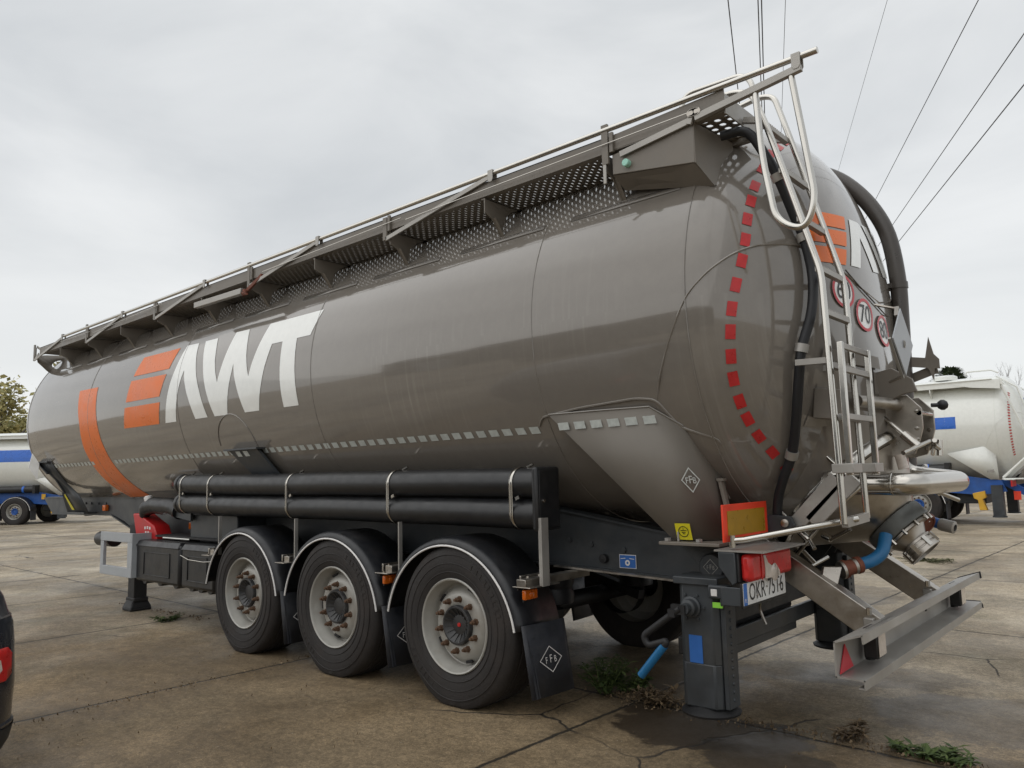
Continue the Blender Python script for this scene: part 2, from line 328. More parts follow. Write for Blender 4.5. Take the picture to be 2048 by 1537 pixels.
# ---------------------------------------------------------------- ground: old concrete slabs
def ground_mat():
    m = bpy.data.materials.new('old_concrete'); m.use_nodes = True; t = m.node_tree; p = t.nodes['Principled BSDF']
    co = node(t,'ShaderNodeTexCoord'); g = co.outputs['Object']
    def noise(sc_, det=6., rough=.6, vec=None, dist=0.):
        n = node(t,'ShaderNodeTexNoise', Scale=float(sc_), Detail=det, Roughness=rough, Distortion=dist); L(t, vec or g, n.inputs['Vector']); return n.outputs[0]
    def rng(v, a, b, c=0., d=1.):
        r = node(t,'ShaderNodeMapRange'); r.interpolation_type = 'SMOOTHSTEP'
        for i, x in enumerate((a,b,c,d)): r.inputs[i+1].default_value = x
        L(t, v, r.inputs[0]); return r.outputs[0]
    def mix(f, a, b, bt='MIX'):
        n = node(t,'ShaderNodeMixRGB', blend_type=bt)
        for i, x in enumerate((f,a,b)):
            if isinstance(x, (int,float)): n.inputs[i].default_value = x
            elif isinstance(x, tuple): n.inputs[i].default_value = (*x,1)
            else: L(t, x, n.inputs[i])
        return n.outputs[0]
    def math_(op, a, b=0., c=0.):
        n = node(t,'ShaderNodeMath', operation=op)
        for i, x in enumerate((a,b,c)):
            if isinstance(x,(int,float)): n.inputs[i].default_value = x
            else: L(t, x, n.inputs[i])
        return n.outputs[0]
    # base tone: grey-beige with brown and mossy clouds
    c = mix(rng(noise(.35,5),.35,.68), (.325,.270,.195), (.215,.172,.118))
    c = mix(math_('MULTIPLY', rng(noise(.8,6,.65),.5,.7), .65), c, (.150,.130,.080))
    c = mix(math_('MULTIPLY', rng(noise(1.7,7,.7),.54,.72), .45), c, (.165,.118,.082))
    c = mix(math_('MULTIPLY', rng(noise(.22,4),.5,.62), .6), c, (.36,.31,.235))
    c = mix(1., c, rng(noise(19,8,.78),.3,.7,.74,1.22), 'MULTIPLY')
    c = mix(1., c, rng(noise(130,4,.75),.3,.7,.62,1.38), 'MULTIPLY')
    c = mix(1., c, rng(noise(5.5,7,.72,None,.6),  .32,.68,.86,1.12), 'MULTIPLY')
    c = mix(1., c, rng(noise(.55,6,.62,None,.8),.36,.64,.74,1.2), 'MULTIPLY')
    # the slabs round the parked trailer are dirtier and damper than the open yard
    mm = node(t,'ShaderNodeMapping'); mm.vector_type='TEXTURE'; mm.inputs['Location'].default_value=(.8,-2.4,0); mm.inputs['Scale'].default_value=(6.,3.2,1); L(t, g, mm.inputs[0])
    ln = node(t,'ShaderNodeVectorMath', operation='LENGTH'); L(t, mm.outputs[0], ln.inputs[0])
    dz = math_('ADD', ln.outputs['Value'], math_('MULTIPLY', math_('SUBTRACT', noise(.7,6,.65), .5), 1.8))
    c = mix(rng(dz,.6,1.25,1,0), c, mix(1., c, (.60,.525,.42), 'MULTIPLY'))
    # pale grit
    v = node(t,'ShaderNodeTexVoronoi', Scale=26.0); L(t, g, v.inputs['Vector'])
    sp = math_('MULTIPLY', rng(v.outputs['Distance'],.07,.13,1,0), rng(noise(3.1,3),.46,.58))
    c = mix(math_('MULTIPLY', sp, .7), c, (.40,.35,.27))
    v2 = node(t,'ShaderNodeTexVoronoi', Scale=70.0); L(t, g, v2.inputs['Vector']); s2 = node(t,'ShaderNodeSeparateColor'); L(t, v2.outputs['Color'], s2.inputs[0])
    c = mix(1., c, rng(s2.outputs[0],0.,1.,.82,1.18), 'MULTIPLY')
    # slab joints (slightly turned grid) with ragged edges
    mp_ = node(t,'ShaderNodeMapping'); mp_.inputs['Rotation'].default_value = (0,0,radians(1.45)); L(t, g, mp_.inputs[0])
    s = node(t,'ShaderNodeSeparateXYZ'); L(t, mp_.outputs[0], s.inputs[0])
    wob = math_('MULTIPLY', math_('SUBTRACT', noise(7,5,.7), .5), .05)
    def joint(coord, off, per):
        a = math_('ADD', math_('ADD', coord, off), wob)
        f = math_('FRACT', math_('DIVIDE', a, per))
        return math_('MULTIPLY', math_('MINIMUM', f, math_('SUBTRACT', 1., f)), per)
    jd = math_('MINIMUM', joint(s.outputs[0], -.88+28, 2.8), joint(s.outputs[1], .43+35, 3.5))
    jw = math_('MULTIPLY', rng(noise(3.7,4,.7),.3,.7,.25,1.), jd); jl = rng(jd, .006, .021, 1, 0); js = math_('MULTIPLY', rng(jd,.02,.22,1,0), rng(noise(2.2,5),.45,.65))
    # cracks
    wv = node(t,'ShaderNodeMixRGB'); wv.inputs[0].default_value=.22; nn = node(t,'ShaderNodeTexNoise', Scale=1.6, Detail=6.0); L(t, g, nn.inputs['Vector']); L(t, g, wv.inputs[1]); L(t, nn.outputs['Color'], wv.inputs[2])
    ck = node(t,'ShaderNodeTexVoronoi', feature='DISTANCE_TO_EDGE', Scale=.42); L(t, wv.outputs[0], ck.inputs['Vector'])
    cl = math_('MULTIPLY', rng(ck.outputs['Distance'],.0006,.0036,1,0), rng(noise(.42,3),.53,.58))
    # damp and oily stains (soft ragged ovals where they lie)
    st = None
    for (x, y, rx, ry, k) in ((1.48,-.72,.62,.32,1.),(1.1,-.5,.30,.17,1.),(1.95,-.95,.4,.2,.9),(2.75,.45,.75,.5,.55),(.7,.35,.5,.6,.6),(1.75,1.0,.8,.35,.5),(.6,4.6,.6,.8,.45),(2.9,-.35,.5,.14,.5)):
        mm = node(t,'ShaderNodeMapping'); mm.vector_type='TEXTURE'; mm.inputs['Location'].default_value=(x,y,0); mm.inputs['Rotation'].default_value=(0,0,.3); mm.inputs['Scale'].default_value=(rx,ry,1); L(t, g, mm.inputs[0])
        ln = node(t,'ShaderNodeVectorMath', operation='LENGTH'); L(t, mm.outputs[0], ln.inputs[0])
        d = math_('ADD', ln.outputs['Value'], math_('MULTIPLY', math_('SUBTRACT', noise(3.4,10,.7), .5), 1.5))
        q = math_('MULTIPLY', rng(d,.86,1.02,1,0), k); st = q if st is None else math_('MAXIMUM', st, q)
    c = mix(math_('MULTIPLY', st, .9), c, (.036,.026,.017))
    c = mix(math_('MULTIPLY', js, .6), c, (.062,.045,.026))
    c = mix(jl, c, (.026,.021,.015)); c = mix(cl, c, (.03,.024,.018))
    L(t, c, p.inputs['Base Color'])
    ro = math_('SUBTRACT', rng(noise(.9,6,.65),.35,.68,.48,.9), math_('MULTIPLY', st, .2)); L(t, ro, p.inputs['Roughness']); p.inputs['Specular IOR Level'].default_value=.35
    h = math_('ADD', math_('MULTIPLY', noise(90,5,.7), .45), math_('ADD', math_('MULTIPLY', noise(14,6,.7), .3), math_('MULTIPLY', math_('MAXIMUM', jl, cl), -1.6)))
    bp = node(t,'ShaderNodeBump', Strength=.4, Distance=.01); L(t, h, bp.inputs['Height']); L(t, bp.outputs[0], p.inputs['Normal'])
    return m
g = MB(); g.face([(-900,-900,0),(900,-900,0),(900,900,0),(-900,900,0)])
tag(g.build('ground', ground_mat()), 'worn concrete slab yard with dark joints, cracks and damp stains', None, None, 'structure')

# ---------------------------------------------------------------- tank shell shared by the silo trailers
def tank_mesh():
    b = MB(); prof = []
    for k in range(0, 25): a = pi/2*k/24; prof.append((RT*sin(a)+1e-4*(k==0), XF-DA*cos(a)))
    for k in range(1, 24): prof.append((RT, XF+(XR-.025-XF)*k/24))
    for k in range(0, 25): a = pi/2*k/24; prof.append((RT*cos(a)+1e-4*(k==24), XR-.025+DA*sin(a)))
    b.lathe(prof, (0,0,ZC), (1,0,0), 112)
    # rear cone, from just inside the shell down to its flange
    n = len(SEAMP); rows = 14; vs = []
    for i in range(rows+1):
        for p in SEAMP:
            q = ring_of(p); pin = p-(p-Vector((1.2,0,2.1))).normalized()*.01; vs.append(pin.lerp(q, 1-i/rows))
    b.add(vs, [(i*n+k,i*n+(k+1)%n,(i+1)*n+(k+1)%n,(i+1)*n+k) for i in range(rows) for k in range(n)])
    SKIN[0] = BVHTree.FromPolygons([Vector(v) for v in b.v], b.f)
    # weld beads
    for x in (.74,-1.6,-3.94,-6.28,XR,XF):
        b.tube([(x,cos(2*pi*k/120)*RT,ZC+sin(2*pi*k/120)*RT) for k in range(120)], .0045, 6, True)
    b.tube(SEAMP, .006, 6, True)
    return b
TYRE = [(.30,-.17),(.33,-.186),(.38,-.192),(.44,-.190),(.485,-.178),(.507,-.162),(.518,-.14),(.521,-.10),(.516,-.097),(.516,-.088),(.522,-.085),(.523,-.03),(.517,-.027),(.517,-.018),(.523,-.015),(.523,.05),(.517,.053),(.517,.062),(.522,.065),(.519,.14),(.507,.162),(.485,.178),(.44,.19),(.38,.192),(.33,.186),(.30,.17)]
def make_wheel(parent, rimmat='rim', hubmat='hub'):
    """wheel about the origin, axle along -y being outboard; the tyre stands slightly flattened on the ground"""
    wroot = empty('wheel', parent)
    b = MB(); b.lathe([(r, t) for r, t in TYRE], (0,0,0), (0,1,0), 72)
    for r in (.345,.40,.455): b.tube([(r*cos(2*pi*k/72), -.1885-(.0035 if r==.40 else 0), r*sin(2*pi*k/72)) for k in range(72)], .0035, 5, True)
    # raised sidewall lettering blocks
    for a0 in (.45, 3.4):
        for i in range(9):
            a = a0+i*.11; r1, r2_ = .402, .438; ww = .028
            b.box((-.012 if i%3 else -.005,-.1935,r1),(.012 if i%2 else .004,-.186,r2_), Matrix.Rotation(a,4,'Y'))
        b.v = [(x_, y_*(1+.07*max(0,min(1,(-.34-z_)/.16))**2*(1 if abs(y_) > .15 else 0)), max(z_, -.499)) for x_, y_, z_ in b.v]
    b.build('tyre', 'tyre', wroot)
    b = MB(); b.lathe([(.300,-.165),(.303,-.178),(.297,-.185),(.288,-.180),(.283,-.165),(.279,-.14),(.268,-.12),(.263,-.09),(.260,-.072),(.252,-.066),(.240,-.078),(.225,-.102),(.205,-.122),(.185,-.131),(.135,-.131),(.125,-.125),(.12,-.06)], (0,0,0), (0,1,0), 64)
    b.lathe([(.12,-.05),(.25,-.03),(.3,.03),(.3,.165)], (0,0,0), (0,1,0), 48)
    b.build('rim', rimmat, wroot)
    b = MB()
    for k in range(5):
        b = MB(); a = 2*pi*(k+.3)/5; Mx = Matrix.Rotation(a,4,'Y'); b.box((-.028,-.104,.228),(.028,-.080,.247), Mx); b.build('rim_slot', 'dark', wroot, bevel=.004)
    b = MB(); b.lathe([(.126,-.12),(.126,-.150),(.120,-.158),(.110,-.158),(.105,-.150),(.066,-.118),(.064,-.122),(.058,-.124),(.0005,-.124)], (0,0,0), (0,1,0), 40)
    for k in range(15):
        Mx = Matrix.Rotation(2*pi*k/15,4,'Y'); b.add([Mx @ Vector(p) for p in ((-.006,-.108,.060),(.006,-.108,.060),(.008,-.140,.112),(-.008,-.140,.112),(-.004,-.124,.060),(.004,-.124,.060),(.006,-.158,.110),(-.006,-.158,.110))], ((0,1,5,4),(1,2,6,5),(2,3,7,6),(3,0,4,7),(4,5,6,7)))
    b.build('hub_cap', hubmat, wroot)
    for k in range(10):
        a = 2*pi*(k+.35)/10; b = MB(); o = Vector((.165*cos(a),-.131,.165*sin(a)))
        b.lathe([(.023,0),(.021,-.008),(.0165,-.008),(.0165,-.034),(.010,-.036),(.010,-.052),(.0005,-.054)], o, (0,1,0), 6)
        b.build('lug_nut', 'rust', wroot, ang=25)
    return wroot

# ================================================================ the silo trailer
T = empty('silo_trailer'); tag(T, 'taupe grey tipping silo trailer with orange and white lettering, filling the frame', 'tank trailer')
tank = tank_mesh().build('tank', 'tank', T, ang=30)

# --- side lettering
oc = on_cyl(.0025); ST = dict(su=.25, sv=.045)
for p in ([(-4.985,.419),(-4.109,.415),(-4.204,.235),(-5.077,.241)],[(-5.104,.2),(-4.236,.19),(-4.338,.008),(-5.175,.011)],[(-5.202,-.036),(-4.328,-.041),(-4.387,-.221),(-5.263,-.218)]):
    wrap('orange_bar', [p], oc, 'orange', tank, **ST)
LA = [(-3.962,.42),(-3.702,.413),(-3.667,.323),(-3.615,.224),(-3.559,.119),(-3.478,-.001),(-3.411,-.116),(-3.35,-.221),(-3.593,-.222),(-3.657,-.118),(-3.739,.001),(-3.797,.094),(-3.841,.189),(-3.875,.128),(-3.914,.041),(-3.944,-.038),(-3.975,-.13),(-4.001,-.221),(-4.24,-.221),(-4.203,-.129),(-4.153,.004),(-4.102,.119),(-4.032,.255),(-3.991,.349)]
LW = [(-3.566,.413),(-3.316,.41),(-3.262,.307),(-3.222,.204),(-3.176,.112),(-3.126,.032),(-3.082,.125),(-3.036,.238),(-3.0,.333),(-2.973,.418),(-2.729,.412),(-2.679,.295),(-2.64,.19),(-2.598,.094),(-2.562,.029),(-2.525,.11),(-2.473,.214),(-2.43,.297),(-2.372,.41),(-1.561,.409),(-1.651,.232),(-1.845,.233),(-1.837,.153),(-1.828,.039),(-1.822,-.064),(-1.815,-.153),(-1.809,-.226),(-2.03,-.226),(-2.041,-.137),(-2.049,-.039),(-2.054,.09),(-2.058,.16),(-2.064,.233),(-2.231,.234),(-2.258,.165),(-2.296,.082),(-2.34,-.023),(-2.38,-.113),(-2.422,-.225),(-2.663,-.224),(-2.716,-.129),(-2.77,-.029),(-2.816,.056),(-2.852,.15),(-2.867,.085),(-2.899,.006),(-2.932,-.09),(-2.972,-.223),(-3.212,-.222),(-3.281,-.116),(-3.355,.008),(-3.418,.126),(-3.48,.247),(-3.527,.337)]
wrap('white_letter', [LA], oc, 'white_film', tank, **ST); wrap('white_letter', [LW], oc, 'white_film', tank, **ST)
wrap('orange_stripe', [[(-6.64,.225),(-6.06,.22),(-6.01,-.1),(-5.98,-.28),(-5.93,-.5),(-5.87,-.7),(-5.8,-.85),(-5.74,-.98),(-6.35,-1.0),(-6.45,-.85),(-6.53,-.6),(-6.57,-.36),(-6.55,-.12)]], oc, 'orange', tank, **ST)
# --- reflective tape squares
sq = []
k = 0
x = -7.82
while x < .62:
    if not (-6.52 < x < -5.92): sq.append([(x,-.502),(x+.074,-.502),(x+.082,-.541),(x+.008,-.541)])
    x += .1165
for part in ([q for q in sq if q[0][0] < -6],[q for q in sq if q[0][0] > -6]): wrap('reflective_tape', part, on_cyl(.003), 'tape', tank)
rd = [(-.42,3.385),(-.54,3.315),(-.658,3.24),(-.806,3.101),(-.909,2.979),(-.971,2.879),(-1.026,2.767),(-1.066,2.647),(-1.102,2.53),(-1.137,2.401),(-1.154,2.277),(-1.152,2.16),(-1.134,2.036),(-1.102,1.924),(-1.048,1.81),(-.988,1.721),(-.906,1.631),(-.802,1.547),(-.675,1.46)]
P3 = [Vector(on_rear(0)(*q)) for q in rd]
def drop(p):   # nearest skin point at the same (y,z) or a little further in
    return Vector((rear_x(p.y,p.z)+.005, p.y, p.z))
for i, p in enumerate(P3):
    d = (P3[min(i+1,len(P3)-1)]-P3[max(i-1,0)]).normalized(); e_ = .003
    tx = Vector((rear_x(p.y,p.z+e_)-rear_x(p.y,p.z-e_),0,2*e_)); ty = Vector((rear_x(p.y+e_,p.z)-rear_x(p.y-e_,p.z),2*e_,0))
    nrm = ty.cross(tx).normalized(); nrm = nrm if nrm.x > 0 else -nrm
    sd_ = d.cross(nrm).normalized(); hl, hw = .038, .026; g4 = 4; vs = []; b = MB()
    for a in range(g4+1):
        for c_ in range(g4+1):
            q = p+d*hl*(2*a/g4-1)+sd_*hw*(2*c_/g4-1)
            for _ in range(3):   # slide along the normal onto the skin
                q = q+nrm*((Vector((rear_x(q.y,q.z),q.y,q.z))-q).dot(Vector((1,0,0)))*nrm.x) if rear_x(q.y,q.z) > 0 else q
            vs.append(q+nrm*.004)
    b.add(vs, [(a*(g4+1)+c_,a*(g4+1)+c_+1,(a+1)*(g4+1)+c_+1,(a+1)*(g4+1)+c_) for a in range(g4) for c_ in range(g4)])
    b.build('red_reflective_tape', 'redtape', tank)
# --- rear lettering and speed signs
orr = on_rear(.004); RS = dict(su=.04, sv=.04)
for p in ([(-.643,2.867),(-.276,2.898),(-.315,2.809),(-.685,2.782)],[(-.693,2.76),(-.317,2.793),(-.363,2.697),(-.728,2.676)],[(-.74,2.651),(-.373,2.676),(-.416,2.578),(-.769,2.557)]): wrap('orange_bar', [p], orr, 'orange', tank, **RS)
wrap('white_letter', [[(-.218,2.897),(-.092,2.906),(-.049,2.896),(.094,2.617),(-.028,2.605),(-.131,2.798),(-.238,2.59),(-.355,2.585)]], orr, 'white_film', tank, **RS)
wrap('white_letter', [[(-.015,2.909),(.10,2.92),(.235,2.70),(.25,2.93),(.42,2.94),(.44,2.66),(.30,2.625),(.186,2.615)]], orr, 'white_film', tank, **RS)
wrap('white_letter', [[(.50,2.93),(.82,2.90),(.82,2.82),(.70,2.835),(.69,2.60),(.58,2.61),(.585,2.85),(.50,2.855)]], orr, 'white_film', tank, **RS)
for s_, yc, zc_ in (('60',-.485,2.42),('70',-.265,2.31),('80',.01,2.25)):
    of = on_rear(.006); of2 = on_rear(.009)
    sg = wrap('speed_sign', [[(yc+a*1.12,zc_+b_) for a, b_ in ring_poly(.094)]], of, 'signwhite', T, su=.03, sv=.03)
    sg['label'] = 'round %s speed sticker' % s_
    n = 48; b = MB(); vs = [of2(yc+1.12*r*cos(2*pi*k/n), zc_+r*sin(2*pi*k/n)) for r in (.078,.087,.095) for k in range(n)]
    b.add(vs, [(j*n+k,j*n+(k+1)%n,(j+1)*n+(k+1)%n,(j+1)*n+k) for j in range(2) for k in range(n)]); b.build('sign_border', 'signred', sg)
    V, Fc = text_polys(s_, .150, .86); b = MB(); b.add([of2(yc+u*1.1, zc_+v) for u, v in V], Fc); b.build('sign_number', 'black', sg)

# --- saddle plates that carry the tank on the frame, with the welded doubler outline
def saddle(sy):
    p = [(.77,-1.142,1.818),(1.48,-1.147,1.812),(1.5,-.985,1.085),(1.60,-.985,1.085),(1.635,-1.06,1.70),(1.73,-.79,1.42),(1.745,-.865,1.085)]
    q = [Vector((a,b_*-sy,c_)) for a,b_,c_ in p]
    b = MB()
    # big left face split for a slight press bend, then the angled rear face
    b.add(q, [(0,2,3,1),(1,3,6,4),(4,6,5)])
    return b.build('saddle_plate', 'saddle', T, solid=.008, ang=8)
sad = saddle(-1); q_ = saddle(1)
b = MB(); b.tube(fillet([Vector(oc(.66,-.50)),Vector(oc(.70,-.455)),Vector(oc(1.0,-.425)),Vector(oc(1.40,-.405)),Vector(on_cyl(.002)(1.52,-.42)),Vector(on_cyl(.002)(1.62,-.56))]+[Vector(on_rear(.002)(-1.0,1.62)),Vector(on_rear(.002)(-.80,1.40)),Vector(on_rear(.002)(-.70,1.30))], .04), .008, 6)
b.tube([(.77,-1.146,1.821),(1.12,-1.149,1.819),(1.48,-1.150,1.815),(1.635,-1.064,1.703)], .005, 6)
b.build('weld_bead', 'tank', sad)
sp = []
def sad_pt(x, z, off=.007):
    t_ = (1.815-z)/.73; y = -1.1445+.1595*t_
    return Vector((x, y-off-.002, z))
for k in range(6): x0 = .825+.119*k; sp.append((x0+.01,x0+.088))
b = MB()
for x0, x1 in sp: b.add([sad_pt(x0,1.765),sad_pt(x1,1.766),sad_pt(x1+.006,1.722),sad_pt(x0+.006,1.721)], [(0,1,2,3)])
b.build('reflective_tape', 'tape', sad)
# badge on the angled rear face and the small ribs
A_, B_, C_ = Vector((1.48,-1.147,1.812)), Vector((1.60,-.985,1.085)), Vector((1.745,-.865,1.085))
un = (C_-B_).normalized(); vn = (A_-B_); vn = (vn-un*vn.dot(un)).normalized(); nn_ = un.cross(vn)
ct = Vector((1.668,-.985,1.40))+nn_*0
sbv = BVHTree.FromPolygons([A_,B_,C_,Vector((1.635,-1.06,1.70)),Vector((1.73,-.79,1.42))],[(0,1,2,3),(2,4,3)])
def on_sad(u, v):
    p = Vector((1.64,-1.02,1.41))+Vector((.86,.5,0))*u+Vector((-.10,-.12,.98))*v; n_ = Vector((.5,-.86,0)); h = sbv.ray_cast(p+n_*.4,-n_)
    return (h[0] if h[0] else p)+n_*.012
emblem('emblem', on_sad, .102, .142, sad, 'tape', .005)
b = MB(); b.bar((1.735,-.86,1.40),(1.80,-.86,1.10), .03, .02); b.box((1.72,-.88,1.40),(1.76,-.84,1.415)); b.build('rib', 'walk', sad)
for y0 in (-1.05,.70): b = MB(); b.box((1.44,y0,1.06),(1.80,y0+.35,1.078)); b.build('base_plate', 'walk', T, bevel=.003)
b = MB(); b.box((1.535,-1.01,1.079),(1.545,-.96,1.13)); b.build('locking_tab', 'alup', T)
for bx in (1.66,1.47): b = MB(); b.cyl((bx,-1.0,1.079),(bx,-1.0,1.094),.019,6); b.build('bolt', 'alup', T)
st_ = MB(); fn = plane_fn((1.575,-.995,1.132),(1,.05,0),(-.02,-.2,1)); st_.add([fn(u,v)+Vector((0,-.012,0)) for u,v in ((-.045,-.045),(.045,-.045),(.042,.045),(-.048,.045))], [(0,1,2,3)])
stk = st_.build('earth_sticker', 'ysign', sad)
b = ring_strip(lambda u,v: fn(u,v)+Vector((0,-.015,0)), .026, .030, 28)
for zz, hw in ((.004,.018),(-.006,.012),(-.014,.006)): b.add([fn(u,v)+Vector((0,-.015,0)) for u,v in ((-hw,zz),(hw,zz),(hw,zz+.004),(-hw,zz+.004))], [(0,1,2,3)])
b.add([fn(u,v)+Vector((0,-.015,0)) for u,v in ((-.0015,.004),(.0015,.004),(.0015,.02),(-.0015,.02))], [(0,1,2,3)]); b.build('earth_symbol', 'black', stk)

# --- walkway along the top left shoulder
wk = empty('walkway', T)
YO, YI = -1.19, -.80; TIPS = [1.29-.9765*k for k in range(10)]
b = MB(); b.box((-8.30,YO,3.318),(2.04,YO+.006,3.408)); b.box((-8.30,YO,3.312),(2.04,YO+.05,3.318)); b.box((-8.30,YO,3.402),(2.04,YO+.03,3.408))
b.prism([(1.30,YO-.002,3.318),(2.04,YO-.002,3.318),(2.04,YO-.002,3.435),(1.34,YO-.002,3.405)], (0,.006,0))
b.build('side_panel', 'walk', wk)
def grating(x0, x1, y0, y1, z, px=.032, py=.055, hx=.0070, hy=.0175, name='grating', t=.01, tilt=0):
    b = MB(); nx = int((x1-x0)/px); px = (x1-x0)/nx; ny = int((y1-y0)/py); py = (y1-y0)/ny
    for i in range(nx):
        xa = x0+i*px
        cells = [(y0+j*py, y0+(j+1)*py) for j in range(ny)] if i % 2 == 0 else [(y0+(j+.5)*py, y0+(j+1.5)*py) for j in range(ny-1)]
        if i % 2: b.face([(xa,y0,z),(xa+px,y0,z),(xa+px,y0+py/2,z),(xa,y0+py/2,z)]); b.face([(xa,y1-py/2,z),(xa+px,y1-py/2,z),(xa+px,y1,z),(xa,y1,z)])
        for ya, yb in cells:
            xm, ym = xa+px/2, (ya+yb)/2
            o = [(xa,ya,z),(xm,ya,z),(xa+px,ya,z),(xa+px,ym,z),(xa+px,yb,z),(xm,yb,z),(xa,yb,z),(xa,ym,z)]
            h = [(xm-hx*.7,ym-hy*.8,z+.004),(xm,ym-hy,z+.004),(xm+hx*.7,ym-hy*.8,z+.004),(xm+hx,ym,z+.004),(xm+hx*.7,ym+hy*.8,z+.004),(xm,ym+hy,z+.004),(xm-hx*.7,ym+hy*.8,z+.004),(xm-hx,ym,z+.004)]
            b.add(o+h, [(k,(k+1)%8,8+(k+1)%8,8+k) for k in range(8)])
    return b.build(name, 'walk', wk, solid=t*.6)
xs_ = [-8.28]+[TIPS[k]-.03 for k in range(9,-1,-1)]
for a, c_ in zip(xs_[:-1], xs_[1:]): grating(a+.002, c_-.002, YO+.01, YI, 3.322)
grating(1.30, 2.04, YO+.01, YI, 3.325, px=.060, py=.062, hx=.019, hy=.020)
b = MB(); b.box((-8.28,YI-.004,3.29),(2.04,YI+.03,3.33)); b.build('inner_rail', 'walk', wk)
for x in TIPS:
    b = MB(); P = [(-1.19,3.30),(-1.19,3.205),(-1.12,3.177),(-1.028,3.062),(-.99,3.205),(-.93,3.262),(-.735,3.345),(-.74,3.372),(-.79,3.31)]
    b.prism([(x-.004,y,z) for y,z in P], (.008,0,0)); b.box((x-.03,-1.185,3.296),(x+.004,-.80,3.302))
    b.prism([(x+.004,-1.115,3.178),(x+.004,-1.028,3.064),(x+.03,-1.028,3.064),(x+.03,-1.115,3.178)], (0,.004,.003))
    b.build('bracket', 'walk', wk)
    b = MB(); b.box((x-.07,-.95,3.055-.0),(x+.09,-.94,3.06)); 
# long flat doubler strips under the bracket feet
b = MB()
for x in TIPS:
    pts = [on_cyl(.004)(x-.36,.585), on_cyl(.004)(x+.40,.585), on_cyl(.004)(x+.40,.553), on_cyl(.004)(x-.36,.553)]; b.add(pts, [(0,1,2,3)])
b.build('doubler_strip', 'tank', wk, solid=.004)
b = MB(); b.tube([(-7.34,YO-.012,3.437),(2.53,YO-.012,3.447)], .0165, 12); b.build('handrail', 'alu', wk)
for i, (x, zt) in enumerate(((-8.47,3.466),(-6.55,3.474),(-4.62,3.424),(-2.66,3.47),(-.70,3.412),(1.30,3.478))):
    b = MB(); b.box((x-.022,YO-.022,3.236),(x+.022,YO-.004,zt)); b.box((x+.03,YO-.02,3.30),(x+.055,YO-.002,3.42)); b.build('rail_post', 'walk', wk, bevel=.002)
for x in (-7.36,-5.45,-3.49,-1.56,.40,2.43):
    b = MB(); b.prism([(x-.022,YO-.034,3.462),(x+.022,YO-.034,3.462),(x+.022,YO-.034,3.40),(x+.012,YO-.034,3.382),(x-.012,YO-.034,3.382),(x-.022,YO-.034,3.40)], (0,.006,0))
    b.prism([(x-.022,YO+.008,3.462),(x+.022,YO+.008,3.462),(x+.022,YO+.008,3.40),(x+.012,YO+.008,3.382),(x-.012,YO+.008,3.382),(x-.022,YO+.008,3.40)], (0,.006,0)); b.box((x-.022,YO-.034,3.458),(x+.022,YO+.014,3.464))
    b.build('rail_clip', 'alup', wk, bevel=.002)
for xa, xb in ((-8.45,-7.38),(-6.54,-5.47),(-4.61,-3.51),(-2.65,-1.58),(-.69,.38)):
    b = MB(); b.bar((xa,YO-.016,3.245),(xb,YO-.016,3.425), .012, .032); b.build('fold_arm', 'alup', wk, bevel=.002)
b = MB(); b.bar((1.40,YO-.016,3.268),(1.86,YO-.016,3.322), .012, .036); b.bar((1.88,YO-.016,3.322),(2.45,YO-.016,3.388), .03, .036); b.bar((1.84,YO-.016,3.30),(1.86,YO-.016,3.35),.02,.03); b.build('fold_arm', 'alup', wk, bevel=.002)
for xa, za, xb, zb in ((1.85,3.36,-.45,3.335),(-.5,3.36,-2.4,3.33),(-4.4,3.38,-6.3,3.33),(-6.4,3.36,-7.4,3.37)): b = MB(); b.tube([(xa,YO-.03,za),(xb,YO-.03,zb)], .003, 5); b.build('lifting_cable', 'steel', wk)
b = MB(); b.box((1.283,YO-.024,3.12),(1.305,YO-.012,3.236)); b.build('rail_post', 'alup', wk, bevel=.004)
b = MB()
for k in range(7): a = k*.9; b.tube([(1.86+.02*cos(q*.8)+.006*k,YO-.03,3.352+.018*sin(q*.8)) for q in range(8)], .005, 5, True)
b.build('chain', 'steelb', wk)
# folding U-shaped gate at the ladder end of the handrail
b = MB(); b.tube(fillet([(2.212,YO-.01,3.35),(2.225,YO-.01,3.0),(2.275,YO-.01,2.66),(2.41,YO-.01,2.58),(2.47,YO-.01,2.72),(2.444,YO-.01,2.957),(2.394,YO-.01,3.385)], .12, 8), .0165, 12); b.build('swing_gate', 'alu', wk)
# control cabinet hung below the walkway end
b = MB()
Pn = [(1.335,-1.19,3.255),(1.852,-1.19,3.30),(1.852,-1.19,3.075),(1.335,-1.19,3.16)]
b.prism([(1.335,YO,3.29),(1.855,YO,3.318),(1.855,YO,3.09),(1.335,YO,3.17)], (0,.30,0))
b.build('cabinet', 'walk', wk, bevel=.004)
b = MB(); b.prism([(1.335,YO+.002,3.165),(1.85,YO+.002,3.088),(1.895,-1.06,2.985),(1.335,-1.06,3.11)], (0,.012,.004)); b.prism([(1.852,-1.188,3.315),(1.852,-1.188,3.09),(1.892,-1.06,2.985),(1.90,-.82,3.13),(1.90,-.82,3.30)], (.006,0,0)); b.build('cabinet_cover', 'walk', wk)
b = MB(); b.lathe([(.022,0),(.022,-.03),(.018,-.034),(.0005,-.034)], (1.44,YO,3.205), (0,1,0), 16); b.build('button_cap', 'mint', wk)
b = ring_strip(plane_fn((1.861,-1.10,3.245),(0,1,0),(0,0,1)), .038, .044, 28); V, Fc = text_polys('FFB', .032, .8); pf = plane_fn((1.861,-1.10,3.245),(0,1,0),(0,0,1)); b.add([pf(u,v) for u,v in V], Fc); b.build('emblem', 'alup', wk)
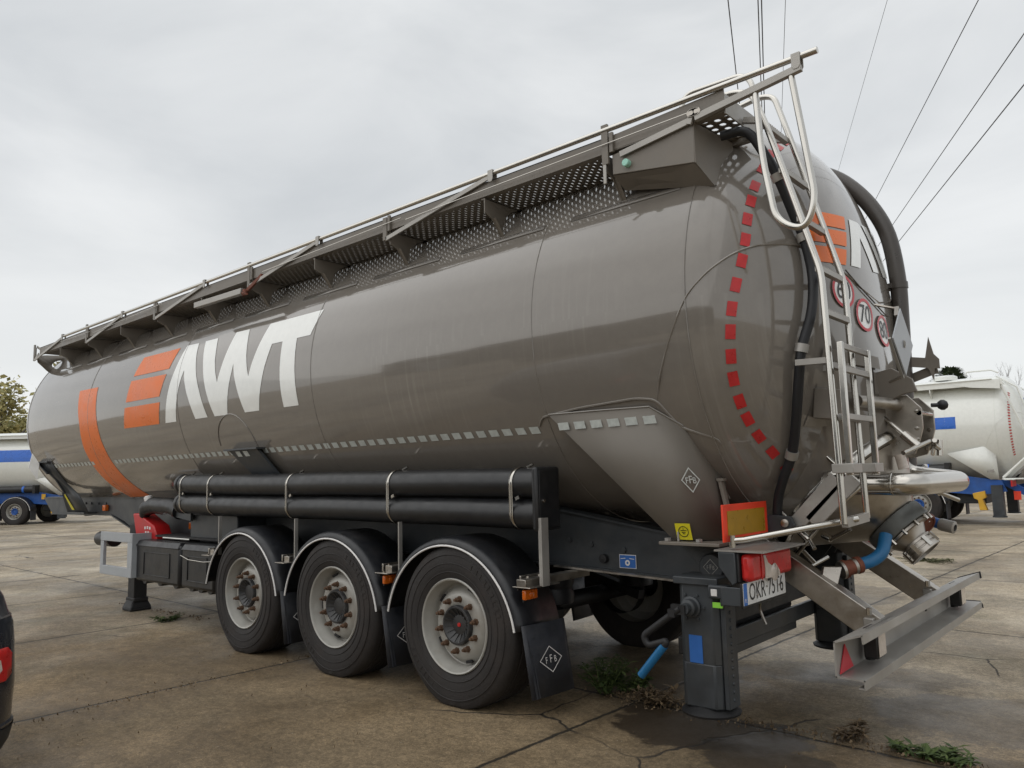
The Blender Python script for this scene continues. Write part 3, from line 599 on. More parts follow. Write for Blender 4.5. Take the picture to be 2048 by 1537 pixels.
b = MB(); b.box((2.036,YO,3.30),(2.044,YI,3.41)); b.build('end_step', 'alup', wk, bevel=.002)
# grab rail loop on the roof
b = MB(); b.tube(fillet([(1.478,-.6,3.62),(1.492,-.6,3.815),(1.93,-.6,3.80),(1.975,-.6,3.60)], .09, 6), .017, 12); b.build('grab_rail', 'alu', wk)
# small awning-arm lamp hanging at the fourth bracket
b = MB(); b.bar((-2.70,-1.24,3.20),(-3.60,-1.24,3.215),.05,.055); b.build('work_lamp', 'alup', wk, bevel=.004)
b = MB(); b.bar((-2.72,-1.23,3.17),(-2.44,-1.2,3.31),.02,.03); b.tube([(-2.70,-1.24,3.18),(-2.62,-1.25,3.165),(-2.66,-1.25,3.20)],.018,7); b.build('lamp_arm', 'brownrust', wk)

# --- wheels: three axles
W0 = make_wheel(T); W0.location = (0,-1.055,.5)
wheels = [W0]
for i, x in enumerate((0,-1.31,-2.62)):
    for sgn in (-1, 1):
        if i == 0 and sgn == -1: continue
        c_ = copy_tree(W0, T); c_.location = (x, 1.055*sgn, .5); c_.rotation_euler = (0,.0,pi if sgn > 0 else 0); wheels.append(c_)
for o_, a in ((wheels[2],.5),(wheels[4],1.1)):
    for k in o_.children:
        if 'tyre' not in k.name: k.rotation_euler = (0,a,0)
for k in W0.children:
    if k.name.startswith('hub_cap'):
        b = MB(); b.lathe([(.014,-.122),(.013,-.130),(.0005,-.131)], (0,0,0), (0,1,0), 12); mk = b.build('hub_mark', 'redlens', W0)
# --- axles and suspension in the shade
for x in (0,-1.31,-2.62):
    b = MB(); b.cyl((x,-.9,.5),(x,.9,.5),.065,16)
    b.build('axle', 'dark', T)
    for sy in (-1,1):
        b = MB(); b.lathe([(.06,0),(.13,.02),(.135,.08),(.12,.12),(.135,.16),(.13,.22),(.06,.24)], (x+.28,.52*sy,.56), (0,0,1), 20); b.build('air_spring', 'rubber', T)
        b = MB(); b.bar((x-.5,.52*sy,.72),(x+.32,.52*sy,.5),.08,.07); b.prism([(x-.62,.48*sy,.9),(x-.38,.48*sy,.9),(x-.44,.48*sy,.62),(x-.56,.48*sy,.62)], (0,.08*sy,0)); b.build('trailing_arm', 'dark', T)
        b = MB(); b.lathe([(.20,0),(.20,.10)], (x,.78*sy,.5), (0,-sy,0), 28); b.build('brake_drum', 'dark', T)
# --- mudguards
def mudguard(x, sy):
    cx, cz = x-.055, .41
    prof = [(1.236,.594),(1.238,.618),(1.225,.638),(1.20,.648),(1.16,.653),(.87,.653)]
    A0, A1, n = radians(10.5), radians(168), 40; vs = []; m = len(prof)
    for i in range(n+1):
        a = A0+(A1-A0)*i/n
        for y, r in prof: vs.append((cx+r*cos(a), y*sy, cz+r*sin(a)))
    b = MB(); b.add(vs, [(i*m+j,i*m+j+1,(i+1)*m+j+1,(i+1)*m+j) for i in range(n) for j in range(m-1)])
    o = b.build('mudguard', 'fend', T, solid=.007, ang=60)
    b = MB(); b.tube([(cx+.600*cos(A0+(A1-A0)*i/n), 1.2445*sy, cz+.600*sin(A0+(A1-A0)*i/n)) for i in range(n+1)], .0068, 8); b.build('white_trim', 'edge', o)
    # mudflap hanging from the rear edge
    b = MB(); nx = 12; vs = []
    for i in range(2):
        for j in range(nx+1):
            t_ = j/nx; y = 1.235-.365*t_; bow = .018*(1-abs(2*t_-1)**4)
            zt, zb = .56, .145; xx = .585+.035*t_ if i == 0 else .655+.03*t_
            vs.append((x+xx+bow*.4, y*sy, (zt if i == 0 else zb)))
    b.add(vs, [(j,j+1,nx+2+j,nx+1+j) for j in range(nx)])
    fl = b.build('mudflap', 'flap', T, solid=.009)
    for yy in (1.205,1.185,.90):
        r_ = MB(); r_.bar((x+.595,yy*sy,.53),(x+.672,yy*sy,.15),.010,.008,up=(1,0,.1)); r_.build('rib', 'flap', fl)
    if sy < 0:
        fn = plane_fn((x+.648,-1.055,.348),(.06,1,0),(-.18,0,1),.013); emblem('emblem', fn, .20, .155, fl, 'edge', .0045)
    for yy in (1.19,1.03,.9):
        r_ = MB(); r_.lathe([(.008,0),(.006,.004),(.0005,.005)], (x+.60,yy*sy,.51),(1,0,.1),8); r_.build('rivet','alup',fl)
    return o
for x in (0,-1.31,-2.62):
    for sy in (-1,1): mudguard(x, sy)
# brackets, posts and side marker lamps between the mudguards
for i, x in enumerate((0.62,-.69,-2.0,-3.25)):
    b = MB(); b.box((x-.035,-1.27 if i == 0 else -1.2,.795),(x+.035,-.62,.84)); b.box((x-.07,-1.27,.79),(x+.07,-.98,.797)); b.box((x-.075,-1.20,.797),(x-.06,-1.0,.85))
    br = b.build('bracket', 'steelb', T, bevel=.003)
    for yy in (-1.24,-1.17,-1.06): q = MB(); q.lathe([(.012,0),(.012,.01),(.0005,.012)], (x-.03 if yy > -1.2 else x, yy, .84 if yy > -1.2 else .797), (0,0,1), 6); q.build('bolt', 'steel', br)
    b = MB()
    if i == 0: b.box((x+.075,-1.185,.80),(x+.115,-1.165,1.2)); b.box((x+.112,-1.205,.80),(x+.117,-1.14,1.2))
    else: b.box((x+.10,-1.195,.80),(x+.112,-1.165,1.15))
    b.build('post', 'alup', T)
    if i in (0,1):
        b = MB(); b.box((x-.05,-1.25,.77),(x-.04,-1.14,.80)); b.box((x-.03,-1.225,.79),(x-.02,-1.15,.70)); b.build('lamp_bracket', 'dark', T)
        b = MB(); b.box((x-.018,-1.245,.715),(x+.01,-1.125,.775)); o = b.build('side_marker_lamp', 'amber', T, bevel=.008)
        b = MB(); b.lathe([(.02,0),(.018,.006),(.0005,.01)], (x+.01,-1.185,.745),(1,0,0),16); b.build('reflector', 'amber', o)

# --- hose tubes with steel straps and the square lid
TY = -1.075
for z in (1.415,1.222):
    z2_ = z+.03
    b = MB(); b.tube([(-4.10,TY,z+.035),(-3.0,TY,z+.02),(-2.0,TY,z+.012),(-1.5,TY,z+.013),(-.7,TY,z+.004),(-.2,TY,z+.003),(.66,TY,z-.008)], .0955, 36); b.build('hose_tube', 'plas', T)
    b = MB(); b.lathe([(.10,0),(.104,.01),(.104,.04),(.10,.05)], (-4.12,TY,z+.036),(1,0,0),32); b.cyl((-4.125,TY,z+.036),(-4.11,TY,z+.036),.1,32); b.build('tube_cap', 'plas', T)
for x, dz in ((-3.99,.034),(-3.42,.026),(-2.06,.013),(-.73,.006),(.47,-.006)):
    za, zb = 1.415+dz, 1.222+dz; r = .099; P = []
    for k in range(13): a = pi*.55+pi*.62*k/12; P.append((x, TY+r*cos(a), za+r*sin(a)))
    P = [(x,TY+r*cos(a),za+r*sin(a)) for a in [pi*.42+(pi*.63)*k/10 for k in range(11)]]+[(x,TY+r*cos(a),zb+r*sin(a)) for a in [pi*.95+(pi*.6)*k/10 for k in range(11)]]
    b = MB(); vs = []
    for p in P: vs += [(p[0]-.014,p[1],p[2]),(p[0]+.014,p[1],p[2])]
    b.add(vs, [(2*i,2*i+1,2*i+3,2*i+2) for i in range(len(P)-1)]); sp_ = b.build('tube_strap', 'steel', T, solid=.004)
    q = MB(); q.bar((x+.06,TY-.0,za+.10),(x+.10,TY+.01,za+.118),.02,.012); q.bar((x+.03,-1.155,(za+zb)/2),(x+.06,-1.155,(za+zb)/2+.012),.02,.02); q.build('strap_screw', 'steel', sp_)
b = MB(); b.box((.655,-1.195,1.118),(.70,-.965,1.508)); lid = b.build('tube_lid', 'plas', T, bevel=.016)
b = MB(); b.box((.701,-1.175,1.14),(.706,-.985,1.486)); b.build('lid_panel', 'plas', lid, bevel=.004)
b = MB(); b.lathe([(.013,0),(.012,.01),(.0005,.014)], (.706,-1.14,1.30),(1,0,0),16); b.build('lid_bolt', 'steel', lid)
emblem('emblem', plane_fn((.708,-1.07,1.345),(0,1,0),(0,0,1)), .13, .15, lid, 'plas', .004)

# --- chassis: main rails, rear wing plates, cross members
for sy in (-1,1):
    y = .64*sy; b = MB()
    P = [(-9.6,1.30),(-9.2,1.06),(-7.55,1.075),(-6.95,1.07),(-6.6,1.0),(-6.3,.90),(-5.9,.88),(-3.0,.87),(.41,.86),(1.37,.828),(1.72,.85),(1.80,.95),(1.70,1.062),(1.32,1.072),(.42,1.222),(.0,1.28),(-5.5,1.283),(-9.0,1.30)]
    b.prism([(a,y-.006*sy,c_) for a,c_ in P], (0,.012*sy,0))
    rl = b.build('chassis_rail', 'frame', T)
    b = MB()
    for (x0,z0),(x1,z1) in (((-9.2,1.06),(-7.0,1.072)),((-7.0,1.072),(-6.3,.90)),((-6.3,.90),(-5.9,.878)),((-5.9,.878),(.41,.858)),((.41,.858),(1.37,.826)),((-9.4,1.302),(.0,1.284)),((.0,1.284),(.42,1.224)),((.42,1.224),(1.36,1.074))):
        b.bar((x0,y-.035*sy,z0),(x1,y-.035*sy,z1),.12,.014)
    b.build('flange', 'frame', rl)
    if sy < 0:
        b = MB(); b.bar((.45,y-.085,.857),(1.35,y-.085,.824),.03,.012); b.build('wire_channel', 'steelb', rl)
        for bx, bz in ((.52,1.02),(.70,1.0),(.95,.975),(.80,.93),(-7.9,1.22),(-7.7,1.22),(-7.45,1.22),(-7.2,1.22),(-8.2,1.12),(-4.6,1.0),(-4.4,.95),(-4.3,1.05),(-4.5,.9)):
            q = MB(); q.lathe([(.017,0),(.017,-.012),(.0005,-.013)], (bx,y-.006,bz),(0,1,0),6); q.build('bolt','frame',rl)
        q = MB(); q.lathe([(.03,0),(.028,-.03),(.0005,-.035)], (.80,y-.006,.915),(0,1,0),16); q.build('bump_stop','dark',rl)
        fn = plane_fn((.975,y-.012,.905),(1,0,0),(0,0,1)); st_ = MB(); st_.add([fn(u,v) for u,v in ((-.062,-.042),(.062,-.042),(.062,.042),(-.062,.042))],[(0,1,2,3)]); s1 = st_.build('service_sticker','edge',rl)
        st_ = MB(); st_.add([fn(u,v)+Vector((0,-.002,0)) for u,v in ((-.058,-.038),(.058,-.038),(.058,.038),(-.058,.038))],[(0,1,2,3)]); st_.build('sticker_field','sblue',s1)
        b = ring_strip(lambda u,v: fn(u,v-.008)+Vector((0,-.004,0)), .008,.018,24); b.add([fn(u,v)+Vector((0,-.004,0)) for u,v in ((-.05,.014),(-.014,.018),(-.014,.022),(-.05,.018))],[(0,1,2,3)]); b.add([fn(u,v)+Vector((0,-.004,0)) for u,v in ((.014,.018),(.05,.014),(.05,.018),(.014,.022))],[(0,1,2,3)]); b.build('sticker_symbol','edge',s1)
    for ax_, az_ in ((-7.15,1.165),(-4.72,.99)):
        if sy < 0: q = MB(); q.box((ax_-.045,y-.06,az_-.04),(ax_+.045,y-.007,az_+.04)); q.build('side_marker_lamp','amber',T,bevel=.01)
for i, x in enumerate((-8.6,-6.5,-5.0,-3.3,-1.97,-.66,.7,1.6)):
    b = MB(); b.box((x-.04,-.63,1.12 if x < -6.4 else .93 if x < 1 else .85),(x+.04,.63,1.25 if x < -6.4 else 1.10 if x < 1 else 1.02)); b.build('cross_member','dark',T)
b = MB(); b.cyl((-2.9,-.3,.75),(-1.6,-.3,.75),.15,24); b.build('air_tank','dark',T)
b = MB(); b.cyl((-1.2,.3,.78),(-.1,.3,.78),.15,24); b.build('air_tank','dark',T)
b = MB(); b.box((-3.3,-.62,.86),(.3,.62,.88)); b.build('belly_plate','dark',T)
b = MB(); b.box((-4.2,-.95,.90),(-3.25,-.645,1.14)); b.build('side_box','frame',T,bevel=.01)
# tank cradle at the front and the dark saddle leg under the side
for sy in (-1,1):
    b = MB(); LL = [(-8.30,-1.13,1.80),(-8.04,-1.08,1.64),(-8.02,-1.0,1.55),(-7.98,-.90,1.37),(-8.03,-.80,1.10)]; RR = [(-7.84,-1.125,1.79),(-7.82,-1.05,1.66),(-7.80,-.95,1.52),(-7.66,-.82,1.34),(-7.36,-.80,1.10)]
    vs = [(a,b__*-sy,c_) for a,b__,c_ in LL+RR]; b.add(vs,[(i,i+1,6+i,5+i) for i in range(4)]); b.add([(a,b__*-sy+.06*-sy,c_) for a,b__,c_ in LL],[]) 
    b.bar((-8.30,-1.13*-sy,1.80),(-7.86,-1.12*-sy,1.795),.10,.012); b.bar((-8.1,-.75*-sy,1.10),(-7.45,-.75*-sy,1.10),.16,.014)
    for i in range(4): b.bar([LL[i][0],LL[i][1]*-sy,LL[i][2]],[LL[i+1][0],LL[i+1][1]*-sy,LL[i+1][2]],.07,.01)
    cr_ = b.build('front_cradle','frame',T,solid=.008)
    if sy < 0:
        q = MB(); q.add([(-8.0,-.905,1.36),(-7.93,-.905,1.35),(-7.80,-.825,1.14),(-7.90,-.825,1.14)],[(0,1,2,3)]); q.build('warning_sticker','ysign',cr_)
    b = MB(); b.prism([(-3.05,-1.165*-sy,1.755),(-2.55,-1.165*-sy,1.75),(-2.30,-.9*-sy,1.30),(-2.60,-.9*-sy,1.28)], (0,-.03*sy,0)); b.box((-3.10,min(1.10*sy,1.19*sy),1.75),(-2.52,max(1.10*sy,1.19*sy),1.765)); sl = b.build('side_saddle','frame',T)
    if sy < 0:
        for x0 in (-2.93,-2.80): b = MB(); b.add([(x0,-1.163,1.74),(x0+.078,-1.163,1.74),(x0+.09,-1.135,1.692),(x0+.012,-1.135,1.692)],[(0,1,2,3)]); b.build('reflective_tape','tape',sl)
b = MB(); b.prism([(-8.20,-1.25,1.92),(-8.17,-1.17,1.78),(-8.19,-1.18,1.56),(-8.24,-1.28,1.73)], (.012,0,0)); b.build('placard','signwhite',T)
b = MB(); b.tube([Vector(on_cyl(.002)(-2.95+.32*cos(a),-.20-.28+.26*sin(a))) for a in [pi*.97-k*pi*1.12/24 for k in range(25)]], .005, 6); b.build('weld_bead','tank',T)
# --- front landing legs
for sy in (-1,1):
    b = MB(); b.box((-5.88,.80*sy-.075,.10),(-5.70,.80*sy+.075,1.0)); lg = b.build('landing_leg','dark',T,bevel=.01)
    b = MB(); b.box((-5.91,.80*sy-.12,.0),(-5.67,.80*sy+.12,.04)); b.box((-5.905,.80*sy-.085,.10),(-5.675,.80*sy+.085,.15)); b.add([(-5.91,.80*sy-.12,.04),(-5.67,.80*sy-.12,.04),(-5.67,.80*sy+.12,.04),(-5.91,.80*sy+.12,.04),(-5.88,.80*sy-.085,.12),(-5.70,.80*sy-.085,.12),(-5.70,.80*sy+.085,.12),(-5.88,.80*sy+.085,.12)],[(0,1,5,4),(1,2,6,5),(2,3,7,6),(3,0,4,7),(4,5,6,7)])
    b.build('leg_foot','dark',lg,bevel=.012)
# --- tool boxes, side guard frame, extinguisher box, water can
for x0, x1 in ((-5.05,-4.03),(-3.99,-3.32)):
    b = MB(); b.box((x0,-1.14,.43),(x1,-.72,.84)); tb = b.build('tool_box','plas',T,bevel=.03)
    b = MB(); b.prism([(x0+.01,-1.155,.80),(x1-.01,-1.155,.80),(x1-.03,-1.12,.862),(x0+.03,-1.12,.862)], (0,.36,0)); b.build('box_lid','plas',tb,bevel=.01)
    xm = (x0+x1)/2; hw_ = (x1-x0)*.30
    b = MB(); 
    for a in ((xm-hw_,.50,xm+hw_,.512),(xm-hw_,.735,xm+hw_,.747),(xm-hw_,.50,xm-hw_+.012,.747),(xm+hw_-.012,.50,xm+hw_,.747)): b.box((a[0],-1.148,a[1]),(a[2],-1.139,a[3]))
    b.build('box_front','plas',tb,bevel=.003)
    emblem('emblem', plane_fn((xm,-1.146,.62),(1,0,0),(0,0,1)), .17,.13, tb,'frame',.003)
    for xx in (x0+.15,xm,x1-.15):
        q = MB(); q.prism([(xx-.06,-1.10,.432),(xx+.06,-1.10,.432),(xx+.02,-1.10,.40),(xx-.02,-1.10,.40)],(0,.3,0)); q.build('rib','plas',tb)
b = MB(); b.tube([(-3.97,-1.158,.75),(-3.8,-1.16,.715),(-3.5,-1.16,.708),(-3.33,-1.158,.72)],.004,6); b.build('tie_wire','steel',T)
b = MB(); b.tube([(-4.70,-1.0,.885),(-4.1,-1.0,.885)],.012,8); b.build('pole','alu',T)
b = MB(); b.bar((-4.9,-.85,.90),(-3.4,-.85,.90),.3,.02); b.tube([(-3.9,-.98,.89),(-3.35,-.95,.89)],.018,8); b.build('box_carrier','dark',T)
b = MB(); xa, xb, za, zb = -5.90,-5.05,.455,.93
for lo, hi in (((xa,-1.19,zb-.10),(xb+.0,-1.15,zb)),((xa,-1.19,za),(xb,-1.15,za+.10)),((xa,-1.188,za+.1),(xa+.085,-1.152,zb-.1)),((xb-.11,-1.188,za+.1),(xb,-1.152,zb-.1)),((xb,-1.19,za),(xb+.012,-.98,zb)),): b.box(lo, hi)
b.build('side_guard','galv',T,bevel=.004)
b = MB(); b.cyl((-6.25,-1.05,.83),(-5.85,-1.05,.83),.085,24); b.build('guard_roller','plas',T)
b = MB(); b.prism([(-5.55,-.98,1.13),(-5.40,-.98,1.13),(-5.0,-.98,1.0),(-4.93,-.98,.90),(-4.93,-.98,.62),(-5.33,-.98,.60)],(0,.18,0)); ex_ = b.build('extinguisher_box','red',T,bevel=.012)
b = MB()
for k, (u, v) in enumerate(((0,0),(.06,.005),(.12,.0),(.02,-.05),(.08,-.05))): b.box((-5.22+u,-.985,.96+v),(-5.19+u,-.978,.99+v))
b.build('label_marks','edge',ex_)
b = MB(); b.tube(spline([(-5.32,-.95,1.10),(-5.25,-.95,1.19),(-5.05,-.95,1.225),(-4.85,-.95,1.22),(-4.6,-.95,1.215),(-4.42,-.95,1.17)],5),[.05+.035*min(1,i/5) if i < 6 else (.085+.009*(i%2)) for i in range(26)],18); wc_ = b.build('water_can','plas',T)
b = MB(); b.lathe([(.045,0),(.045,.05),(.035,.06),(.0005,.06)],(-5.16,-.97,1.27),(-.35,-.1,1),14); b.build('can_cap','edge',wc_)
b = MB(); b.prism([(-5.0,-1.0,1.165),(-4.1,-1.0,1.19),(-4.1,-1.0,1.075)],(0,.03,0)); b.build('wedge_bracket','frame',T)

# --- rear support legs
def support(sy):
    y = .95*sy; b = MB(); x = 1.655
    P = [(-.115,-.07),(-.085,-.10),(.085,-.10),(.115,-.07),(.115,.07),(.085,.10),(-.085,.10),(-.115,.07)]
    b.prism([(x+a,y+c_,.455) for a,c_ in P],(0,0,.425)); lg = b.build('support_leg','frame',T,bevel=.006)
    b = MB(); b.prism([(x+a*1.0-.002,y+c_*1.03,.235) for a,c_ in P],(0,0,.225)); b.build('leg_tube','frame',lg,bevel=.008)
    b = MB(); b.box((x-.13,y-.115,.86),(x+.13,y+.115,.90)); b.build('leg_head','frame',lg,bevel=.006)
    b = MB(); b.lathe([(.15,.0),(.155,.012),(.10,.045),(.085,.05),(.0005,.05)],(x,y,.195),(0,0,1),36); b.lathe([(.15,.0),(.0005,0)],(x,y,.195),(0,0,1),36); b.build('leg_foot','dark',lg)
    b = MB(); b.box((x+.118,y-.075,.24),(x+.145,y+.045,.84)); b.build('hole_rail','frame',lg,bevel=.004)
    for k in range(14): q = MB(); q.lathe([(.011,0),(.009,.005),(.0005,.006)],(x+.145,y-.02,.28+.04*k),(1,0,0),10); q.build('rivet','frame',lg)
    if sy < 0:
        b = MB(); b.lathe([(.055,0),(.055,-.015),(.045,-.02),(.042,-.05),(.028,-.055),(.028,-.09),(.0005,-.09)],(x-.03,y-.10,.745),(0,1,0),20); b.build('gear_boss','frame',lg)
        for a in range(6): q = MB(); q.lathe([(.008,0),(.008,-.008),(.0005,-.009)],(x-.03+.07*cos(a*pi/3),y-.10,.745+.07*sin(a*pi/3)),(0,1,0),6); q.build('bolt','frame',lg)
        b = MB(); b.box((x-.10,y-.20,.715),(x-.02,y-.17,.765)); b.box((x-.115,y-.21,.70),(x-.075,y-.16,.74)); b.tube(fillet([(x-.05,y-.19,.745),(x-.13,y-.19,.69),(x-.275,y-.20,.585),(x-.25,y-.20,.535),(x-.13,y-.20,.575),(x-.155,y-.20,.54)],.03),.019,10); b.build('crank_handle','dark',lg)
        b = MB(); b.tube([(x-.15,y-.20,.548),(x-.30,y-.20,.375)],.022,14); b.build('crank_grip','hblue',lg)
        b = MB(); b.box((x-.055,y-.1035,.46),(x+.02,y-.1005,.60)); b.build('info_sticker','sblue',lg)
        b = MB(); b.box((x+.08,y-.13,.80),(x+.19,y-.07,.87)); b.build('clevis','frame',lg,bevel=.01)
        b = MB(); b.box((x+.10,y-.134,.815),(x+.135,y-.13,.85)); b.build('switch','edge',lg,bevel=.004)
        b = MB(); b.box((x+.10,y-.120,.755),(x+.155,y-.112,.782)); b.build('status_sticker','green',lg)
    return lg
support(-1); support(1)
# hinge plates and covers
for sy in (-1,1):
    y = .80*sy; b = MB(); b.prism([(1.42,y,1.06),(1.82,y,1.06),(1.80,y,.97),(1.74,y,.86),(1.62,y,.86),(1.57,y,.93)],(0,.03*sy,0)); hp = b.build('hinge_plate','frame',T,bevel=.004)
    b = MB(); b.lathe([(.075,0),(.075,.05),(.066,.062),(.0005,.064)],(1.665,.83*sy,.935),(0,sy,0),32); hc = b.build('hinge_cover','frame',hp)
    if sy < 0: emblem('emblem', plane_fn((1.665,-.896,.935),(1,0,0),(0,0,1),0), .09,.09, hc,'alup',.003)
b = MB(); b.box((1.36,-.66,.55),(1.42,.66,.86)); b.box((1.33,-.7,.40),(1.45,.7,.50)); b.box((1.44,-.66,.50),(1.47,.66,.62)); b.build('rear_cross_beam','dark',T,bevel=.006)
b = MB(); b.box((1.30,-.60,.36),(1.52,.60,.42)); b.box((1.52,-.98,.42),(1.55,.98,.52)); b.build('rear_cross_beam','frame',T,bevel=.006)
b = MB(); b.box((1.60,-.62,.60),(1.64,.62,1.02)); b.build('rear_bulkhead','dark',T)
b = MB(); b.tube(spline([(1.75,-.62,.82),(1.8,-.60,.74),(1.79,-.58,.68),(1.82,-.58,.60)],4),.008,6); b.build('hook','steelb',T)

# --- lights, plate and marker boards at both rear corners
for sy in (-1,1):
    Y = lambda v: v*sy
    b = MB(); b.box((1.84,min(Y(1.19),Y(.66)),1.055),(2.10,max(Y(1.19),Y(.66)),1.063)); b.build('light_shelf','alup',T)
    b = MB(); y0, y1 = min(Y(1.19),Y(.64)), max(Y(1.19),Y(.64))
    b.prism([(1.86,y0,1.054),(1.95,y0,1.054),(1.95,y0,.905),(1.93,y0,.89),(1.86,y0,.98)],(0,y1-y0,0)); b.build('light_box','frame',T,bevel=.006)
    b = MB(); b.box((1.95,y0+.01,.905),(1.965,y1-.01,1.05)); tl = b.build('tail_light','dark',T,bevel=.006)
    b = MB(); b.box((1.965,y0+.02,.91),(2.025,y1-.02,1.045)); b.build('red_lens','redlens',tl,bevel=.022)
    yc = lambda v: Y(1.18-v)
    b = MB(); b.prism([(2.0255,yc(.15),1.03),(2.0255,yc(.17),1.03),(2.0255,yc(.20),.99),(2.0255,yc(.24),.972),(2.0255,yc(.30),.968),(2.0255,yc(.335),.94),(2.0255,yc(.345),.914),(2.0255,yc(.16),.914),(2.0255,yc(.165),.97)],(.003,0,0)); b.build('clear_lens','whlens',tl)
    b = MB(); b.lathe([(.045,0),(.04,.003),(.0005,.004)],(2.0285,yc(.275),.935),(1,0,0),20); b.build('bulb_ring','whlens',tl)
    b = MB(); b.box((2.026,min(yc(.118),yc(.125)),.914),(2.03,max(yc(.118),yc(.125)),1.04)); b.build('lens_seam','redlens',tl)
    b = MB(); b.box((1.895,min(Y(1.20),Y(.67)),1.10),(1.905,max(Y(1.20),Y(.67)),1.285)); mk = b.build('marker_board','orangered',T,bevel=.002)
    b = MB(); b.box((1.9055,min(Y(1.155),Y(.71)),1.128),(1.908,max(Y(1.155),Y(.71)),1.252)); b.build('board_field','yellow',mk)
b = MB(); b.tube([(1.93,-1.16,1.108),(1.98,-1.14,1.112),(2.42,-.90,1.205),(2.44,-.87,1.208)],.0165,12); b.cyl((1.93,-1.165,1.075),(1.93,-1.165,1.135),.016,10); b.build('tie_rod','alu',T)
b = MB(); b.box((1.975,-1.205,.785),(1.985,-.675,.905)); np_ = b.build('number_plate_frame','black',T,bevel=.003)
b = MB(); b.box((1.985,-1.195,.80),(1.988,-.685,.905)); b.build('number_plate','plate',np_)
b = MB(); b.box((1.9882,-1.195,.80),(1.9888,-1.155,.905)); b.build('country_band','sblue',np_)
text('country_code','PL',.026,plane_fn((1.9895,-1.175,.822),(0,1,0),(0,0,1)),'edge',np_)
pf = plane_fn((1.9895,-.925,.853),(0,1,0),(0,0,1))
text('plate_number','OKR 75T6',.118,pf,'black',np_,sx=.80)
for u, v in ((-.115,-.02),(-.0,.01),(.155,.0)): q = MB(); q.lathe([(.006,0),(.005,.003),(.0005,.004)],pf(u,v),(1,0,0),8); q.build('screw','steelb',np_)
b = MB(); b.box((1.87,-1.20,.795),(1.975,-1.19,.885)); b.bar((1.80,-1.06,.80),(1.93,-1.16,.83),.02,.07); b.build('plate_bracket','frame',T,bevel=.004)

# --- discharge cone, flange ring with swing bolts, butterfly ring and coupling
def ring_basis(ax):
    ax = Vector(ax).normalized(); a = Vector((0,1,0)); return ax, a, ax.cross(a)
OA = -CD                                       # outlet direction, down and to the rear
b = MB(); b.lathe([(.43,-.03),(.495,-.03),(.50,0),(.495,.028),(.43,.028)], FC, OA, 72, closed=True); b.build('flange_ring','alu',T,bevel=.002)
O2 = Vector((2.365,0,1.135)); d2 = (O2-FC); ax2 = d2.normalized()
b = MB(); n = 56; vs = []
a_, e1_, e2_ = ring_basis(OA)
for i in range(9):
    t_ = i/8; cc = (FC+OA*.03).lerp(O2,t_); r = .45+(.150-.45)*t_
    for k in range(n): vs.append(cc+(e1_*cos(2*pi*k/n)+e2_*sin(2*pi*k/n))*r)
b.add(vs,[(i*n+k,i*n+(k+1)%n,(i+1)*n+(k+1)%n,(i+1)*n+k) for i in range(8) for k in range(n)])
b.build('discharge_cone','steelb',T)
b = MB(); b.lathe([(.135,-.01),(.172,-.01),(.176,0),(.176,.07),(.172,.08),(.135,.08)], O2, OA, 48, closed=True); b.build('butterfly_ring','ringgrey',T,bevel=.003)
b = MB(); b.lathe([(.15,.08),(.155,.085),(.155,.098),(.118,.10),(.080,.15),(.080,.165)], O2, OA, 40); b.build('reducer','steelb',T)
b = MB(); b.lathe([(.080,.15),(.094,.152),(.094,.165),(.088,.167),(.088,.173),(.096,.175),(.096,.193),(.09,.195),(.09,.20),(.098,.203),(.098,.228),(.080,.23),(.078,.17),(.0005,.17)], O2, OA, 40); cpl = b.build('hose_coupling','steelb',T)
for k in range(8):
    a = 2*pi*k/8; q = MB(); c0 = O2+OA*.19+(e1_*cos(a)+e2_*sin(a))*.098; q.bar(c0-OA*.03,c0+OA*.03,.022,.014,up=tuple(e1_*cos(a)+e2_*sin(a))); q.build('coupling_lug','steel',cpl)
b = MB(); b.lathe([(.078,.175),(.0005,.175)], O2, OA, 32); b.build('coupling_bore','dark',cpl)
for k in range(12):
    a = 2*pi*(k+.5)/12; q = MB(); c0 = O2+(e1_*cos(a)+e2_*sin(a))*.163; q.cyl(c0+OA*.08,c0+OA*.112,.009,6); q.build('bolt','steel',T)
def swing_bolt(ang, lever=.16):
    """hinged bolt with a tee handle clamping the flange ring"""
    rdir = e1_*cos(ang)+e2_*sin(ang); tdir = -e1_*sin(ang)+e2_*cos(ang); base = FC+rdir*.535-OA*.16; root_ = empty('swing_bolt', T)
    b = MB(); b.cyl(base, base+OA*.22, .012, 12); b.build('bolt_rod','steel',root_)
    b = MB(); b.cyl(base+OA*.20, base+OA*.30, .024, 14); b.build('tee_nut','steel',root_)
    b = MB(); b.cyl(base+OA*.30-tdir*lever*.8, base+OA*.30+tdir*lever, .0125, 12); b.build('tee_handle','steel',root_)
    for sg in (-1,1):
        b = MB(); b.prism([base+tdir*.025*sg-OA*.12-rdir*.06, base+tdir*.025*sg+OA*.02-rdir*.06, base+tdir*.025*sg+OA*.04+rdir*.015, base+tdir*.025*sg+OA*.0+rdir*.03], tdir*.006); b.build('lug','walk',root_)
    b = MB(); b.cyl(base-tdir*.04, base+tdir*.04, .014, 10); b.build('pin','steel',root_)
for a in (-1.28,-1.85,-2.75,-.4,2.75,1.9,1.2,.4): swing_bolt(a)
